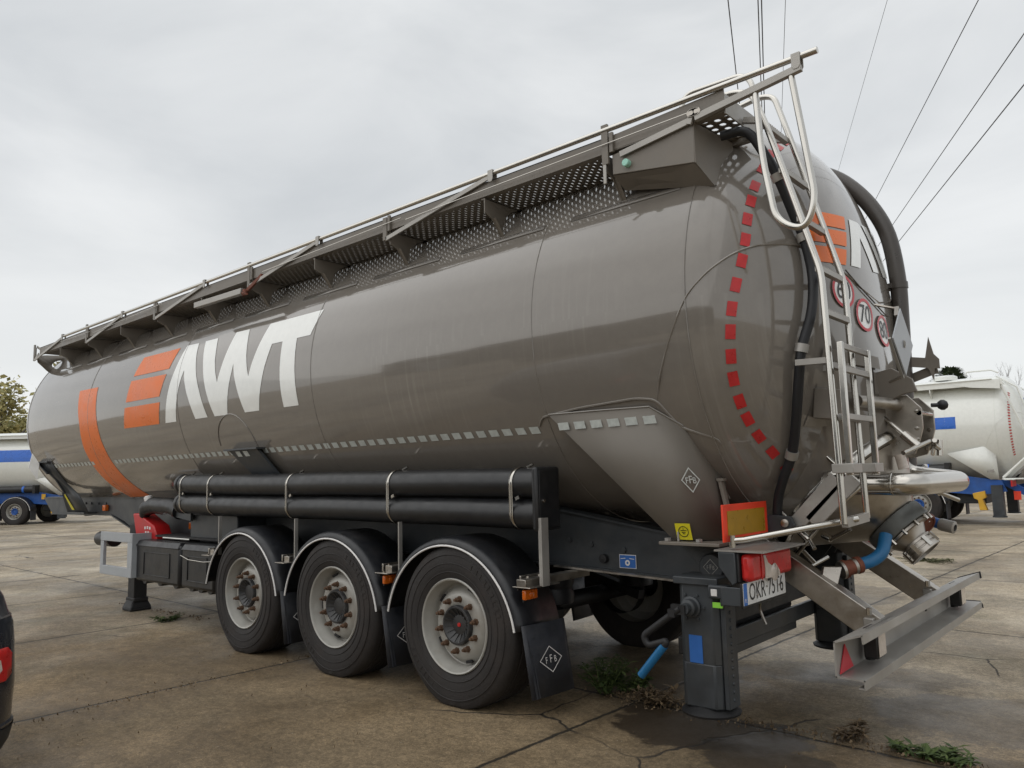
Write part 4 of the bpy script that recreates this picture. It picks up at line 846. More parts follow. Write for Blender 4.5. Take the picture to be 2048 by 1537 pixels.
# --- blow-back pipes: a bent loop round the rear and the clear sight hose
b = MB(); b.tube(fillet([(2.15,-.46,1.365),(2.40,-.44,1.365),(2.60,-.45,1.362),(2.665,.37,1.36),(2.36,.41,1.40),(2.30,.36,1.52),(2.38,.10,1.62)],.13,9),.058,22); pl = b.build('blow_pipe','steel',T)
for p, d in (((2.50,-.446,1.364),(1,0,0)),((2.45,.405,1.39),(-1,0,.1)),((2.28,-.45,1.365),(1,0,0))): q = MB(); q.lathe([(.0585,-.006),(.061,-.003),(.061,.003),(.0585,.006)],p,d,24); q.build('weld_ring','steel',pl)
b = MB(); b.lathe([(.059,-.01),(.075,-.01),(.075,.01),(.059,.01)],(2.18,-.46,1.365),(1,0,0),28,closed=True); b.build('pipe_clamp','steelb',T)
b = MB(); b.tube([(2.47,-.16,1.52),(2.485,-.16,1.44)],.028,16); b.build('sight_glass','whlens',T)
# --- blue hose with its elbow and the rusty end cap
b = MB(); b.tube(spline([(2.375,-.20,1.08),(2.365,-.255,.995),(2.325,-.30,.95),(2.27,-.345,.928)],7),.034,18); b.build('drain_hose','hblue',T)
b = MB(); b.lathe([(.038,0),(.046,.006),(.046,.03),(.04,.034),(.042,.09),(.050,.094),(.050,.108),(.04,.112)],(2.275,-.34,.93),(-.62,-.72,-.22),24); b.build('hose_fitting','brownrust',T)
b = MB(); b.lathe([(.048,.1),(.048,.125),(.0005,.13)],(2.275,-.34,.93),(-.62,-.72,-.22),24); b.lathe([(.035,0),(.042,.005),(.042,.05),(.035,.055)],(2.275,-.34,.93),(-.62,-.72,-.22),24); b.build('hose_clamp','steelb',T)
b = MB(); b.prism([(2.13,-.52,.93),(2.21,-.475,.93),(2.19,-.535,.80),(2.11,-.565,.80)],(.02,-.03,0)); b.build('hose_holder','steelb',T,bevel=.004)
b = MB(); b.lathe([(.06,0),(.064,.01),(.064,.05),(.056,.06),(.045,.062),(.043,.056),(.0005,.056)],(2.47,.13,1.145),(.8,-.3,-.45),24); b.lathe([(.052,-.09),(.052,.0)],(2.47,.13,1.145),(.8,-.3,-.45),20); b.build('end_cap','brownrust',T)
b = MB(); b.tube(spline([(2.36,.25,1.26),(2.43,.28,1.18),(2.50,.27,1.13),(2.57,.24,1.11)],5),.03,14); b.build('spare_hose','sblue',T)
b = MB(); b.lathe([(.034,0),(.036,.01),(.036,.08),(.02,.085)],(2.55,.24,1.115),(.9,-.2,-.2),18); b.build('hose_end','alup',T)
for p, q in (((2.04,-.48,1.10),(2.10,-.53,1.02)),((2.10,-.30,1.05),(2.24,-.36,1.12)),((2.62,-.05,1.31),(2.68,.12,1.26))):
    b = MB(); b.cyl(p,q,.012,12); p, q = Vector(p), Vector(q); m_ = p.lerp(q,.1); b.cyl(m_,m_+Vector((-.05,.02,.02)),.02,10); b.build('tee_handle','steel',T)
# pale flat stay bars under the cone
for p, q in (((2.02,-.60,1.14),(2.27,-.60,1.40)),((2.12,-.60,1.165),(2.36,-.60,1.40))):
    b = MB(); b.bar(p,q,.02,.085,up=(-1,0,1)); b.build('stay_bar','alup',T,bevel=.003)
b = MB(); b.prism([(1.90,-.66,1.21),(2.03,-.66,1.20),(2.05,-.66,1.15),(1.96,-.66,1.11),(1.90,-.66,1.10)],(0,.03,0)); sb = b.build('stay_bracket','frame',T,bevel=.003)
b = MB(); b.lathe([(.022,0),(.022,-.012),(.012,-.016),(.0005,-.016)],(2.0,-.66,1.165),(0,1,0),12); b.build('bolt','steelb',sb)
# --- rear pivot plates with their shaft, and the skin pads
for y in (-.16,.10):
    b = MB(); P = [(2.41,1.80),(2.45,1.845),(2.53,1.85),(2.60,1.77),(2.60,1.66),(2.575,1.58),(2.55,1.52),(2.46,1.50),(2.40,1.53),(2.36,1.66)]
    b.prism([(a,y,c_) for a,c_ in P],(0,.014,0)); pv = b.build('pivot_plate','steelb',T,bevel=.003)
    for bx, bz in ((2.575,1.755),(2.57,1.60),(2.55,1.555),(2.57,1.66)): q = MB(); q.lathe([(.011,0),(.011,-.01),(.0005,-.011)],(bx,y,bz),(0,1,0),8); q.build('bolt','steel',pv)
b = MB(); b.tube(fillet([(2.40,-.60,1.80),(2.45,-.36,1.80),(2.475,-.25,1.795),(2.475,.2,1.795)],.08),.032,18); b.build('pivot_shaft','steelb',T)
b = MB(); b.cyl((2.585,-.16,1.745),(2.585,.11,1.745),.014,12); b.build('pivot_pin','steel',T)
b = MB(); b.tube([(2.59,.11,1.80),(2.62,.13,1.80)],[.012,.012],8); b.lathe([(.0005,-.03),(.018,-.025),(.03,-.008),(.03,.008),(.018,.025),(.0005,.03)],(2.64,.145,1.80),(1,.3,0),16); b.build('lever_knob','rubber',T)
b = MB(); b.cyl((2.585,.11,1.57),(2.60,.15,1.55),.016,10); b.cyl((2.60,.15,1.51),(2.605,.16,1.60),.016,12); b.build('tee_handle','steel',T)
b = MB(); b.prism([(2.38,-.22,1.98),(2.48,-.22,2.0),(2.58,-.22,1.93),(2.60,-.22,1.86),(2.53,-.22,1.85),(2.42,-.22,1.80),(2.36,-.22,1.84)],(0,.02,0)); b.build('placard_hinge','walk',T,bevel=.004)
for yy, z0, z1, w2 in ((-.62,1.68,1.90,.17),(-.20,1.86,2.02,.12)):
    pts = [(yy+(w2/2)*sx_*cos(0)+0, z_) for sx_, z_ in ((-1,z0),(1,z0),(1.1,z1),(-.8,z1))]
    wrap('doubler_pad',[pts],on_rear(.006),'tank',T,su=.04,sv=.04)
b = MB(); b.prism([(2.20,-.70,1.72),(2.36,-.70,1.70),(2.36,-.70,1.86),(2.22,-.70,1.88)],(0,.18,0)); b.build('ladder_bracket','walk',T,bevel=.006)
wrap('ladder_strap',[[(-.70,2.03),(-.20,2.00),(-.20,2.07),(-.69,2.09)]],on_rear(.02),'walk',T,su=.04)
# --- hazard placards
b = MB(); o = Vector((2.60,-.44,2.105)); b.prism([o+Vector(p) for p in ((0,0,.18),(0,-.185,0),(0,0,-.18),(0,.185,0))],(.008,0,0)); pc = b.build('placard','galv',T,bevel=.002)
b = MB(); b.tube([o+Vector((.012,.012*cos(a),.018*sin(a)-.012)) for a in [k*.5 for k in range(13)]],.003,6,True); b.build('latch_ring','alup',pc); b = MB(); b.bar(o+Vector((-.01,-.19,.0)),o+Vector((-.01,0,-.19)),.014,.014); b.build('placard_frame','alup',pc); b = MB(); b.bar(o+Vector((-.01,-.0,.19)),o+Vector((-.01,-.02,.14)),.02,.014); b.build('hinge','alup',pc)
b = MB(); b.tube([o+Vector((-.01,0,.18)),o+Vector((-.06,.02,.20)),o+Vector((-.12,.0,.22))],.008,6); b.tube([o+Vector((-.01,0,-.18)),o+Vector((-.09,.06,-.2))],.008,6); b.build('placard_stay','steelb',T)
b = MB(); b.bar((2.36,.45,2.115),(2.525,.45,2.085),.008,.062); ar = b.build('placard_arm','walk',T)
b = MB(); b.prism([(2.53,.448,2.25),(2.552,.448,2.14),(2.58,.448,2.105),(2.58,.448,2.045),(2.55,.448,2.05),(2.542,.448,1.97),(2.52,.448,2.045),(2.488,.448,2.07),(2.505,.448,2.13)],(0,.006,0)); b.build('folded_placard','walk',ar)
b = MB(); b.bar((2.36,.50,1.99),(2.56,.47,2.05),.012,.055); b.build('placard_arm','walk',T)
# --- rear ladder with its extension
ld = empty('ladder', T)
LS = fillet([(1.82,-.97,3.50),(1.99,-.97,3.52),(2.10,-.97,3.47),(2.165,-.97,3.268),(2.267,-.972,2.90),(2.395,-.98,2.42),(2.42,-.995,1.19)],.06)
RS_ = fillet([(1.80,-.63,3.585),(2.0,-.63,3.61),(2.085,-.63,3.585),(2.15,-.63,3.35),(2.27,-.632,2.90),(2.395,-.64,2.43),(2.42,-.65,1.20)],.06)
for P in (LS,RS_): b = MB(); b.tube(P,.0165,14); b.build('stile','alu',ld)
for x, z in ((2.145,3.29),(2.235,3.0),(2.31,2.72),(2.383,2.445),(2.40,2.22),(2.408,1.955),(2.415,1.70)):
    b = MB(); b.box((x-.018,-.98,z-.014),(x+.012,-.64,z+.014))
    for k in range(14): b.box((x-.018,-.95+.022*k,z+.014),(x+.012,-.943+.022*k,z+.019))
    b.build('rung','alup',ld,bevel=.002)
b = MB(); b.bar((2.42,-.985,1.195),(2.42,-.655,1.205),.03,.045); b.build('rung','alup',ld,bevel=.002)
for y in (-1.005,-.60): b = MB(); b.box((2.454,y-.0155,1.42),(2.482,y+.0155,2.06)); b.build('extension_stile','alu',ld,bevel=.004)
for z in (2.043,1.93,1.70): b = MB(); b.box((2.456,-.99,z-.014),(2.476,-.61,z+.014)); b.build('extension_rung','alup',ld,bevel=.002)
for y in (-.98,-.64): b = MB(); b.box((2.40,y-.07,1.43),(2.50,y+.06,1.475)); b.build('ladder_clamp','alup',ld,bevel=.003)
for y in (-.98,-.64):
    for p_, q_ in (((2.24,y,1.985),(2.41,y,1.98)),((2.05,y,3.33),(2.14,y,3.30))): b = MB(); b.bar(p_,q_,.03,.03); b.build('ladder_stay','alup',ld)
# --- black cable hose down the rear, big dark pipe on the far side
HP = [(1.90,-1.02,3.262),(2.03,-.98,3.255),(2.114,-.94,3.10),(2.15,-.90,2.994),(2.193,-.82,2.79),(2.223,-.79,2.671),(2.25,-.785,2.503),(2.255,-.80,2.365),(2.24,-.825,2.23),(2.20,-.865,2.071),(2.17,-.855,1.917),(2.115,-.795,1.688),(2.06,-.735,1.532),(1.985,-.69,1.399),(1.93,-.64,1.289),(1.90,-.60,1.16)]
b = MB(); b.tube(spline([Vector(p)+Vector((.035,-.012,0)) for p in HP],5),.026,14); ch = b.build('cable_hose','rubber',T)
for i in (3,5,9,12):
    p = Vector(HP[i])+Vector((.035,-.012,0)); d = (Vector(HP[i+1])-Vector(HP[i-1])).normalized(); q = MB(); q.lathe([(.026,-.022),(.034,-.022),(.034,.022),(.026,.022)],p,d,20,closed=True); q.bar(p+Vector((0,.03,0)),p+Vector((-.03,.09,-.0)),.03,.012); q.build('hose_clip','alup',ch)
b = MB(); b.tube(spline([(1.7,.45,3.56),(1.86,.45,3.52),(2.0,.45,3.45),(2.13,.45,3.34),(2.26,.45,3.16),(2.35,.45,2.94),(2.385,.45,2.66),(2.385,.45,2.4),(2.37,.45,1.9),(2.36,.42,1.45)],5),.05,20); bp_ = b.build('vent_pipe','brownpipe',T)
b = MB(); b.lathe([(.05,-.02),(.056,-.02),(.056,.02),(.05,.02)],(2.387,.45,2.60),(0,0,1),24,closed=True); b.box((2.30,.40,2.585),(2.40,.50,2.615)); b.build('pipe_clamp','brownpipe',bp_)
b = MB(); b.tube(spline([Vector(on_rear(.008)(y,z)) for y,z in ((-.44,2.545),(-.3,2.47),(-.15,2.415),(0,2.375),(.1,2.36),(.2,2.37))],5),.004,6); b.build('thin_cable','brownpipe',T)
# --- front end plate of the walkway with its oval opening
b = MB(); O_ = [(-1.19,3.31),(-1.19,3.235),(-1.10,3.16),(-1.01,3.085),(-.95,3.15),(-.86,3.235),(-.78,3.32),(-.80,3.35)]
outer = [(-1.19,3.235),(-1.10,3.155),(-1.01,3.07),(-.93,3.11),(-.84,3.20),(-.76,3.29),(-.78,3.345),(-.9,3.34),(-1.05,3.33),(-1.19,3.32)]
cy, cz2 = -.90,3.215; n = 20; outp = []
for k in range(n):
    a = 2*pi*k/n; dv = (cos(a), sin(a)); best = 9
    for i in range(len(outer)):
        (y1,z1),(y2,z2) = outer[i], outer[(i+1)%len(outer)]; ex, ez = y2-y1, z2-z1; den = dv[0]*ez-dv[1]*ex
        if abs(den) < 1e-9: continue
        t_ = ((y1-cy)*ez-(z1-cz2)*ex)/den; u_ = ((y1-cy)*dv[1]-(z1-cz2)*dv[0])/den
        if t_ > 0 and -1e-6 <= u_ <= 1.000001: best = min(best,t_)
    outp.append((cy+dv[0]*best, cz2+dv[1]*best))
inn = [(cy+.085*cos(2*pi*k/n)*1.0+.0*1, cz2+.05*sin(2*pi*k/n)+.025*cos(2*pi*k/n)) for k in range(n)]
b.add([(-8.44,y,z) for y,z in outp]+[(-8.44,y,z) for y,z in inn],[(k,(k+1)%n,n+(k+1)%n,n+k) for k in range(n)]); b.build('end_plate','walk',wk,solid=.008)
b = MB(); b.bar((-8.45,-1.18,3.44),(-8.25,-1.15,3.345),.012,.03); b.bar((-8.47,-1.20,3.25),(-8.3,-1.20,3.32),.012,.03); b.build('fold_arm','alup',wk)
# --- underrun bumper on two sloping arms
bm_ = empty('underrun_bumper', T)
b = MB()
for P in ([(2.41,.535),(2.41,.688),(2.417,.688),(2.417,.535)],[(2.4105,.682),(2.4105,.689),(2.538,.732),(2.538,.725)],[(2.531,.7235),(2.5385,.7315),(2.541,.692),(2.534,.692)],[(2.4105,.534),(2.4105,.541),(2.536,.541),(2.536,.534)],[(2.530,.5405),(2.5375,.5405),(2.5375,.499),(2.530,.499)],[(2.5305,.499),(2.5305,.505),(2.506,.505),(2.506,.499)]): b.prism([(a_,-1.225,c_) for a_,c_ in P],(0,2.45,0))
b.build('crossbar','alup',bm_)
for y in (1.226,): b = MB(); b.prism([(a,y,c_) for a,c_ in ((2.405,.53),(2.405,.692),(2.545,.74),(2.55,.695),(2.535,.69),(2.53,.718),(2.42,.68),(2.42,.545),(2.53,.545),(2.545,.50),(2.54,.53))],(0,.008,0)); b.build('end_cap','rubber',bm_)
for sy in (-1,1):
    b = MB(); b.bar((1.72,.575*sy,1.09),(2.41,.575*sy,.635),.085,.135,up=(.6,0,1)); arm = b.build('bumper_arm','steelb',bm_,bevel=.004)
    q = MB(); q.bar((1.74,.575*sy+.02,1.155),(2.40,.575*sy+.02,.715),.07,.006,up=(.6,0,1)); q.build('arm_lip','steel',arm)
    q = MB(); q.box((2.36,.575*sy-.07,.60),(2.409,.575*sy+.07,.70)); q.build('arm_foot','alup',arm,bevel=.004)
    q = MB(); q.cyl((2.39,.575*sy-.06,.715),(2.39,.575*sy-.06,.75),.014,6); q.build('bolt','steel',arm)
    b = MB(); b.prism([(2.4195,sy*1.195,.545),(2.4195,sy*1.115,.662),(2.4195,sy*1.02,.548)],(.004,0,0)); b.build('triangle_reflector','signred',bm_)
for y in (-.86,.86):
    b = MB(); b.box((2.44,y-.06,.565),(2.505,y+.06,.705)); bl = b.build('bumper_lamp','black',bm_,bevel=.008)
    q = MB(); q.box((2.506,y-.052,.575),(2.51,y+.052,.695)); q.build('lamp_glass','whlens',bl,bevel=.002)
    q = MB(); q.cyl((2.45,y,.55),(2.45,y,.58),.022,12); q.build('lamp_foot','black',bl)
b = MB(); b.box((2.418,.30,.60),(2.421,.325,.62)); b.build('bolt_hole','black',bm_)
b = MB(); b.prism([(2.47,-1.05,.7095),(2.51,-1.05,.7232),(2.51,-.62,.7232),(2.47,-.62,.7095)],(0,0,.0008)); b.build('stamped_mark','alup',bm_)
for i, y in enumerate((-.98,-.90,-.82,-.74,-.66)):
    for j in range(2): b = MB(); b.add([(2.48+.014*j,y-.03,.7152+.0048*j),(2.484+.014*j,y-.03,.7165+.0048*j),(2.484+.014*j,y+.035,.7165+.0048*j),(2.48+.014*j,y+.035,.7152+.0048*j)],[(0,1,2,3)]); b.build('stamped_mark','frame',bm_)

# ================================================================ white and blue tanker trailers in the yard
def white_tanker(name, label, stripe=True, dots=True):
    t = empty(name); tag(t, label, 'tank trailer')
    o = bpy.data.objects.new('tank', bpy.data.meshes.new('tank')); bpy.data.objects.remove(o)
    tk = tank_mesh().build('tank','wtank',t,ang=30)
    for x0, x1 in (((-8.2,.97),) if stripe == 2 else ((-8.2,1.55),)):
        wrap('blue_stripe',[[(x0,-.04 if stripe == 2 else .04),(x1,-.04 if stripe == 2 else .04),(x1,.19 if stripe == 2 else .42),(x0,.19 if stripe == 2 else .42)]],on_cyl(.004),'blue_film',tk,su=1.,sv=.045)
    b = MB()
    for th in [.75-.062*k for k in range(24)]:
        b.add([(1.92+.05*cos(0),0,0)]*0 if False else [on_rear(.01)(-cos(th)*1.13,ZC+sin(th)*1.13),on_rear(.01)(-cos(th-.03)*1.13,ZC+sin(th-.03)*1.13),on_rear(.01)(-cos(th-.03)*1.09,ZC+sin(th-.03)*1.09),on_rear(.01)(-cos(th)*1.09,ZC+sin(th)*1.09)],[(0,1,2,3)])
    b.build('red_reflective_tape','redtape',tk)
    wrap('blue_panel',[[(-.3,2.72),(.6,2.72),(.6,3.0),(-.35,3.0)]],on_rear(.006),'blue_film',tk,su=.05,sv=.05)
    for sy in (-1,1):
        b = MB(); q = [Vector((a,b_*-sy,c_)) for a,b_,c_ in [(.70,-1.17,1.72),(1.47,-1.16,1.86),(1.54,-.985,1.085),(1.72,-.985,1.085),(1.70,-1.04,1.80)]]
        b.add(q,[(0,2,3,1),(1,3,4)]); s_ = b.build('saddle_plate','wtank',t,solid=.012)
        if sy < 0: q = MB(); q.box((1.50,-1.045,1.25),(1.64,-1.03,1.32)); q.build('maker_plate','alup',s_)
    k_ = empty('walkway', t)
    b = MB(); b.prism([(-8.3,-1.19,3.318),(2.0,-1.19,3.30),(2.0,-1.19,3.43),(-8.3,-1.19,3.40)],(0,.01,0)); b.build('side_panel','wtank',k_)
    b = MB(); b.box((-8.3,-1.18,3.312),(2.0,-.78,3.325)); b.build('deck','wtank',k_)
    b = MB(); b.prism([(1.0,-1.20,3.36),(1.95,-1.20,3.42),(1.95,-1.20,3.20),(1.35,-1.20,3.27)],(0,.02,0)); b.build('cabinet','wtank',k_)
    for x in (-7.4,-5.4,-3.5,-1.5,.45): b = MB(); b.prism([(x,-1.19,3.31),(x,-1.19,3.22),(x,-1.03,3.07),(x,-.74,3.34)],(.02,0,0)); b.build('bracket','wtank',k_)
    b = MB(); b.tube([(-7.8,-1.21,3.43),(1.8,-1.21,3.44)],.017,8); b.tube([(1.2,-.9,3.6),(1.25,-.9,3.68),(1.75,-.9,3.68),(1.9,-.9,3.6)],.02,8); b.build('handrail','wtank',k_)
    for a in ((-5.5,-.2),(-2.2,.1),(.6,-.1)): b = MB(); b.lathe([(.28,0),(.28,.1),(.22,.13),(.0005,.15)],(a[0],a[1],3.58),(0,0,1),20); b.build('hatch','wtank',t)
    for sy in (-1,1):
        y = .92*sy; b = MB(); P = [(-9.4,1.30),(-9.0,1.06),(-7.0,1.07),(-6.3,.90),(-5.9,.88),(.41,.80),(1.3,.72),(1.85,.80),(1.75,1.062),(1.32,1.12),(.62,1.25),(.0,1.27)]
        b.prism([(a,y-.02,c_) for a,c_ in P],(0,.04,0)); b.build('chassis_rail','blue',t)
        b = MB(); b.bar((1.70,.575*sy,1.05),(2.6,.575*sy,.50),.10,.15,up=(.6,0,1)); b.build('bumper_arm','blue',t)
        b = MB(); b.box((1.54,.95*sy-.11,.24),(1.77,.95*sy+.11,.95)); l_ = b.build('support_leg','frame',t); b = MB(); b.lathe([(.15,0),(.15,.03),(.08,.05)],(1.655,.95*sy,.2),(0,0,1),20); b.build('leg_foot','frame',l_)
        b = MB(); b.box((-5.88,.80*sy-.075,.0),(-5.70,.80*sy+.075,1.0)); b.build('landing_leg','dark',t)
        b = MB(); b.tube([(1.95,-.98*-sy,2.3),(2.35,-.97*-sy,2.35),(2.42,-.97*-sy,1.2)] if False else [(1.80,.6*sy,3.55),(2.2,.6*sy,3.25),(2.44,.62*sy,2.3),(2.46,.62*sy,1.2)],.022,8); b.build('ladder_rail','wtank',t)
    b = MB(); b.tube([(1.92,-1.15,3.42),(2.42,-1.0,1.9),(2.46,-.95,1.5)],.03,8); b.tube([(1.80,-1.0,1.12),(2.45,-.9,1.75)],.03,8); b.tube([(1.8,-1.1,1.09),(2.6,-.7,1.09)],.02,8); b.build('stay_rod','wtank',t)
    b = MB(); b.cyl((-3.9,-1.08,1.34),(.66,-1.08,1.34),.13,20); ht = b.build('hose_tube','plas',t); b = MB(); b.box((.64,-1.23,1.18),(.74,-.93,1.5)); b.build('tube_cap','plas',ht)
    for x in (-3.2,-1.4,.25): b = MB(); b.lathe([(.132,-.04),(.138,-.04),(.138,.04),(.132,.04)],(x,-1.08,1.34),(1,0,0),18,closed=True); b.build('tube_strap','blue_film',ht)
    wr = make_wheel(t,'rim','blue'); wr.location = (0,-1.085,.5)
    for x in (0,-1.31,-2.62):
        for sgn in (-1,1):
            if x == 0 and sgn < 0: continue
            c_ = copy_tree(wr,t); c_.location = (x,1.085*sgn,.5); c_.rotation_euler = (0,0,pi if sgn > 0 else 0)
        for sy in (-1,1):
            b = MB(); n = 24; vs = []
            for i in range(n+1):
                a = radians(8)+radians(164)*i/n
                for yy, r in ((1.235,.60),(1.23,.63),(.87,.64)): vs.append((x+r*cos(a),yy*sy,.44+r*sin(a)))
            b.add(vs,[(i*3+j,i*3+j+1,i*3+j+4,i*3+j+3) for i in range(n) for j in range(2)]); mg = b.build('mudguard','fend',t,solid=.01)
            b = MB(); b.tube([(x+.6*cos(radians(8)+radians(164)*i/n),1.24*sy,.44+.6*sin(radians(8)+radians(164)*i/n)) for i in range(n+1)],.009,6); b.build('white_trim','edge',mg)
            b = MB(); b.box((x+.60,.88*sy if sy > 0 else -1.22,.16),(x+.62,1.22*sy if sy > 0 else -.88,.52)); b.build('mudflap','flap',t)
    b = MB(); b.box((.72,-.6,.50),(1.35,.6,.82)); b.build('rear_box','frame',t,bevel=.02)
    b = MB(); b.box((-4.9,-1.1,.45),(-3.4,-.7,.85)); b.build('tool_box','plas',t,bevel=.02)
    b = MB(); b.prism([(1.14,-1.0,.76),(1.40,-1.0,.82),(1.42,-1.0,.66),(1.34,-1.0,.62),(1.42,-1.0,.36),(1.26,-1.0,.36),(1.24,-1.0,.60),(1.16,-1.0,.64)],(0,.16,0)); b.build('wheel_chock','yell',t,bevel=.01)
    for x0, y0, z0 in ((1.95,-.80,.60),(.9,-1.05,.95)): b = MB(); b.box((x0,y0,z0),(x0+.14,y0+.04,z0+.20)); b.build('marker_board','orangered' if x0 > 1 else 'yell',t)
    b = MB(); b.lathe([(.45,-.02),(.49,-.02),(.49,.03),(.45,.03)],FC,OA,32,closed=True); a0 = FC+OA*.03; b.tube([a0,O2,O2+OA*.2],[.44,.15,.09],24); b.build('discharge_cone','alup',t)
    b = MB(); b.box((1.97,-1.2,.92),(2.0,-.66,1.06)); b.build('tail_light','redlens',t); b = MB(); b.box((1.97,.66,.92),(2.0,1.2,1.06)); b.build('tail_light','redlens',t)
    b = MB(); b.box((1.84,-1.2,1.07),(2.05,1.2,1.085)); b.build('light_shelf','wtank',t)
    b = MB(); b.box((2.40,-1.22,.45),(2.52,1.22,.60)); b.build('underrun_bumper','alup',t)
    return t
wt = white_tanker('silo_trailer','white silo trailer on a blue chassis, its rounded rear end cut off by the frame',2)
wt.location = (-1.46,17.35,0)
wt2 = white_tanker('silo_trailer','white silo trailer with a long blue stripe, behind the front end of the taupe one',1)
wt2.location = (-32.27,6.10,0); wt2.scale = (1.03,1.03,1.03); wt2.rotation_euler = (0,0,radians(41.5))

# ================================================================ red box trailer beyond the white one
rt = empty('box_trailer',None,(6.9,33.5,0),radians(38)); tag(rt,'red box trailer with a dark roof, half hidden behind the white silo trailer','trailer')
b = MB(); b.box((-6,-1.25,1.1),(6,1.25,4.5)); b.build('cargo_box','red',rt,bevel=.03)
b = MB(); b.box((-6.05,-1.28,4.5),(6.05,1.28,4.72)); b.build('roof_edge','dark',rt)
for x in (-5.2,-3.4,-1.6,.2,2,3.8,5.6): b = MB(); b.box((x-.05,-1.275,1.1),(x+.05,-1.251,4.5)); b.build('rib','edge' if x == -5.2 else 'red',rt)
b = MB(); b.box((-6,-1.1,.85),(6,1.1,1.09)); b.build('chassis','red',rt)
for x in (-4.6,-3.3,-2.0):
    for sgn in (-1,1): b = MB(); b.lathe([(r,t_) for r,t_ in TYRE],(x,1.05*sgn,.52),(0,1,0),40); w_ = b.build('wheel','tyre',rt); b = MB(); b.lathe([(.29,-.12*1),(.15,-.06),(.0005,-.1)],(x,1.05*sgn,.52),(0,-sgn*-1,0),28); b.build('rim','rim',w_)

# ================================================================ the dark car whose tail shows at the left edge
cr = empty('car',None,(-1.307,-3.526,0),0); tag(cr,'dark graphite hatchback at the left edge, only its red and white tail lamp corner showing','car')
# car frame: tail at y=0 looking +y, left side at x=+.9; stacked plan outlines from sill to roof
LV = [(.20,.84,-.06,-4.12),(.30,.885,-.015,-4.2),(.385,.90,.0,-4.25),(.395,.895,-.008,-4.25),(.56,.905,-.004,-4.25),(.74,.905,-.012,-4.18),(.83,.90,-.02,-4.0),(.862,.897,-.03,-3.8),(.868,.89,-.036,-3.7),(.95,.88,-.06,-3.25),(1.08,.85,-.13,-3.05),(1.22,.80,-.28,-2.8),(1.38,.735,-.47,-2.45),(1.45,.66,-.64,-2.2),(1.475,.45,-.95,-1.9)]
def outline(w_, yr, yf, r, n=10):
    r = min(r, w_*.9); P = []
    for cx_, cy_, a0 in ((w_-r,yr-r,0),(-w_+r,yr-r,90),(-w_+r,yf+r,180),(w_-r,yf+r,270)):
        for k in range(n+1): a = radians(a0+90*k/n); P.append((cx_+r*cos(a), cy_+r*sin(a)))
    return P
b = MB(); vs = []
for z, w_, yr, yf in LV: vs += [(x,y,z) for x,y in outline(w_,yr,yf,.28)]
n = len(vs)//len(LV); b.add(vs,[(i*n+k,i*n+(k+1)%n,(i+1)*n+(k+1)%n,(i+1)*n+k) for i in range(len(LV)-1) for k in range(n)]+[tuple(range(n-1,-1,-1)),tuple((len(LV)-1)*n+k for k in range(n))]); b.build('body','car',cr,ang=40)
def car_skin(off, sgn):
    def f(a, z):
        for (z0,w0,r0,_),(z1,w1,r1,_) in zip(LV[:-1],LV[1:]):
            if z0 <= z <= z1: t_ = (z-z0)/(z1-z0); w_ = w0+(w1-w0)*t_; yr = r0+(r1-r0)*t_
        q = radians(max(0,min(90,a))); x = w_-.28+(.28+off)*cos(q); y = yr-.28+(.28+off)*sin(q)
        if a < 0: y += a*.005
        if a > 90: x -= (a-90)*.005
        return (x*sgn, y, z)
    return f
for sgn in (-1,1):
    X = lambda v: v*sgn
    tl = wrap('tail_light',[[(-18,.60),(-10,.586),(42,.586),(52,.61),(53,.70),(46,.732),(-10,.738),(-18,.73)]],car_skin(.010,sgn),'redlens',cr,su=6,sv=.05)
    md = tl.modifiers.new('solid','SOLIDIFY'); md.thickness = .012; md.offset = -1 if sgn > 0 else 1
    wrap('clear_lens',[[(-14,.615),(30,.612),(37,.64),(35,.685),(20,.70),(-14,.70)]],car_skin(.0135,sgn),'whlens',tl,su=6,sv=.05)
    b = MB(); b.add([car_skin(.002,sgn)(a_,z_) for z_ in (.862,.868) for a_ in range(0,125,5)],[(k,k+1,26+k,25+k) for k in range(24)]); b.build('lid_gap','black',cr)
    b = MB(); b.prism([(X(.905),-.45,.95),(X(.81),-.62,1.33),(X(.80),-1.4,1.40),(X(.815),-2.2,1.34),(X(.90),-2.95,.98)],(.012*sgn,0,0)); b.build('side_window','glass',cr)
    for y in (-.85,-3.45):
        b = MB(); b.lathe([(.17,-.1),(.29,-.11),(.325,-.08),(.33,0),(.325,.08),(.29,.1),(.17,.1)],(X(.80),y,.325),(sgn,0,0),40,closed=True); w_ = b.build('wheel','tyre',cr)
        b = MB(); b.lathe([(.20,.09),(.19,.105),(.06,.08),(.0005,.085)],(X(.80),y,.325),(sgn,0,0),30); b.build('rim','rim',w_)
b = MB(); b.add([(-.62,-.145,1.10),(.62,-.145,1.10),(.54,-.45,1.36),(-.54,-.45,1.36)],[(0,1,2,3)]); b.build('rear_window','glass',cr,solid=.012)
wrap('lower_bumper',[[(0,.22),(160,.22),(160,.37),(0,.37)]],car_skin(.004,1),'carpl',cr,su=6,sv=.05); wrap('lower_bumper',[[(0,.22),(160,.22),(160,.37),(0,.37)]],car_skin(.004,-1),'carpl',cr,su=6,sv=.05)

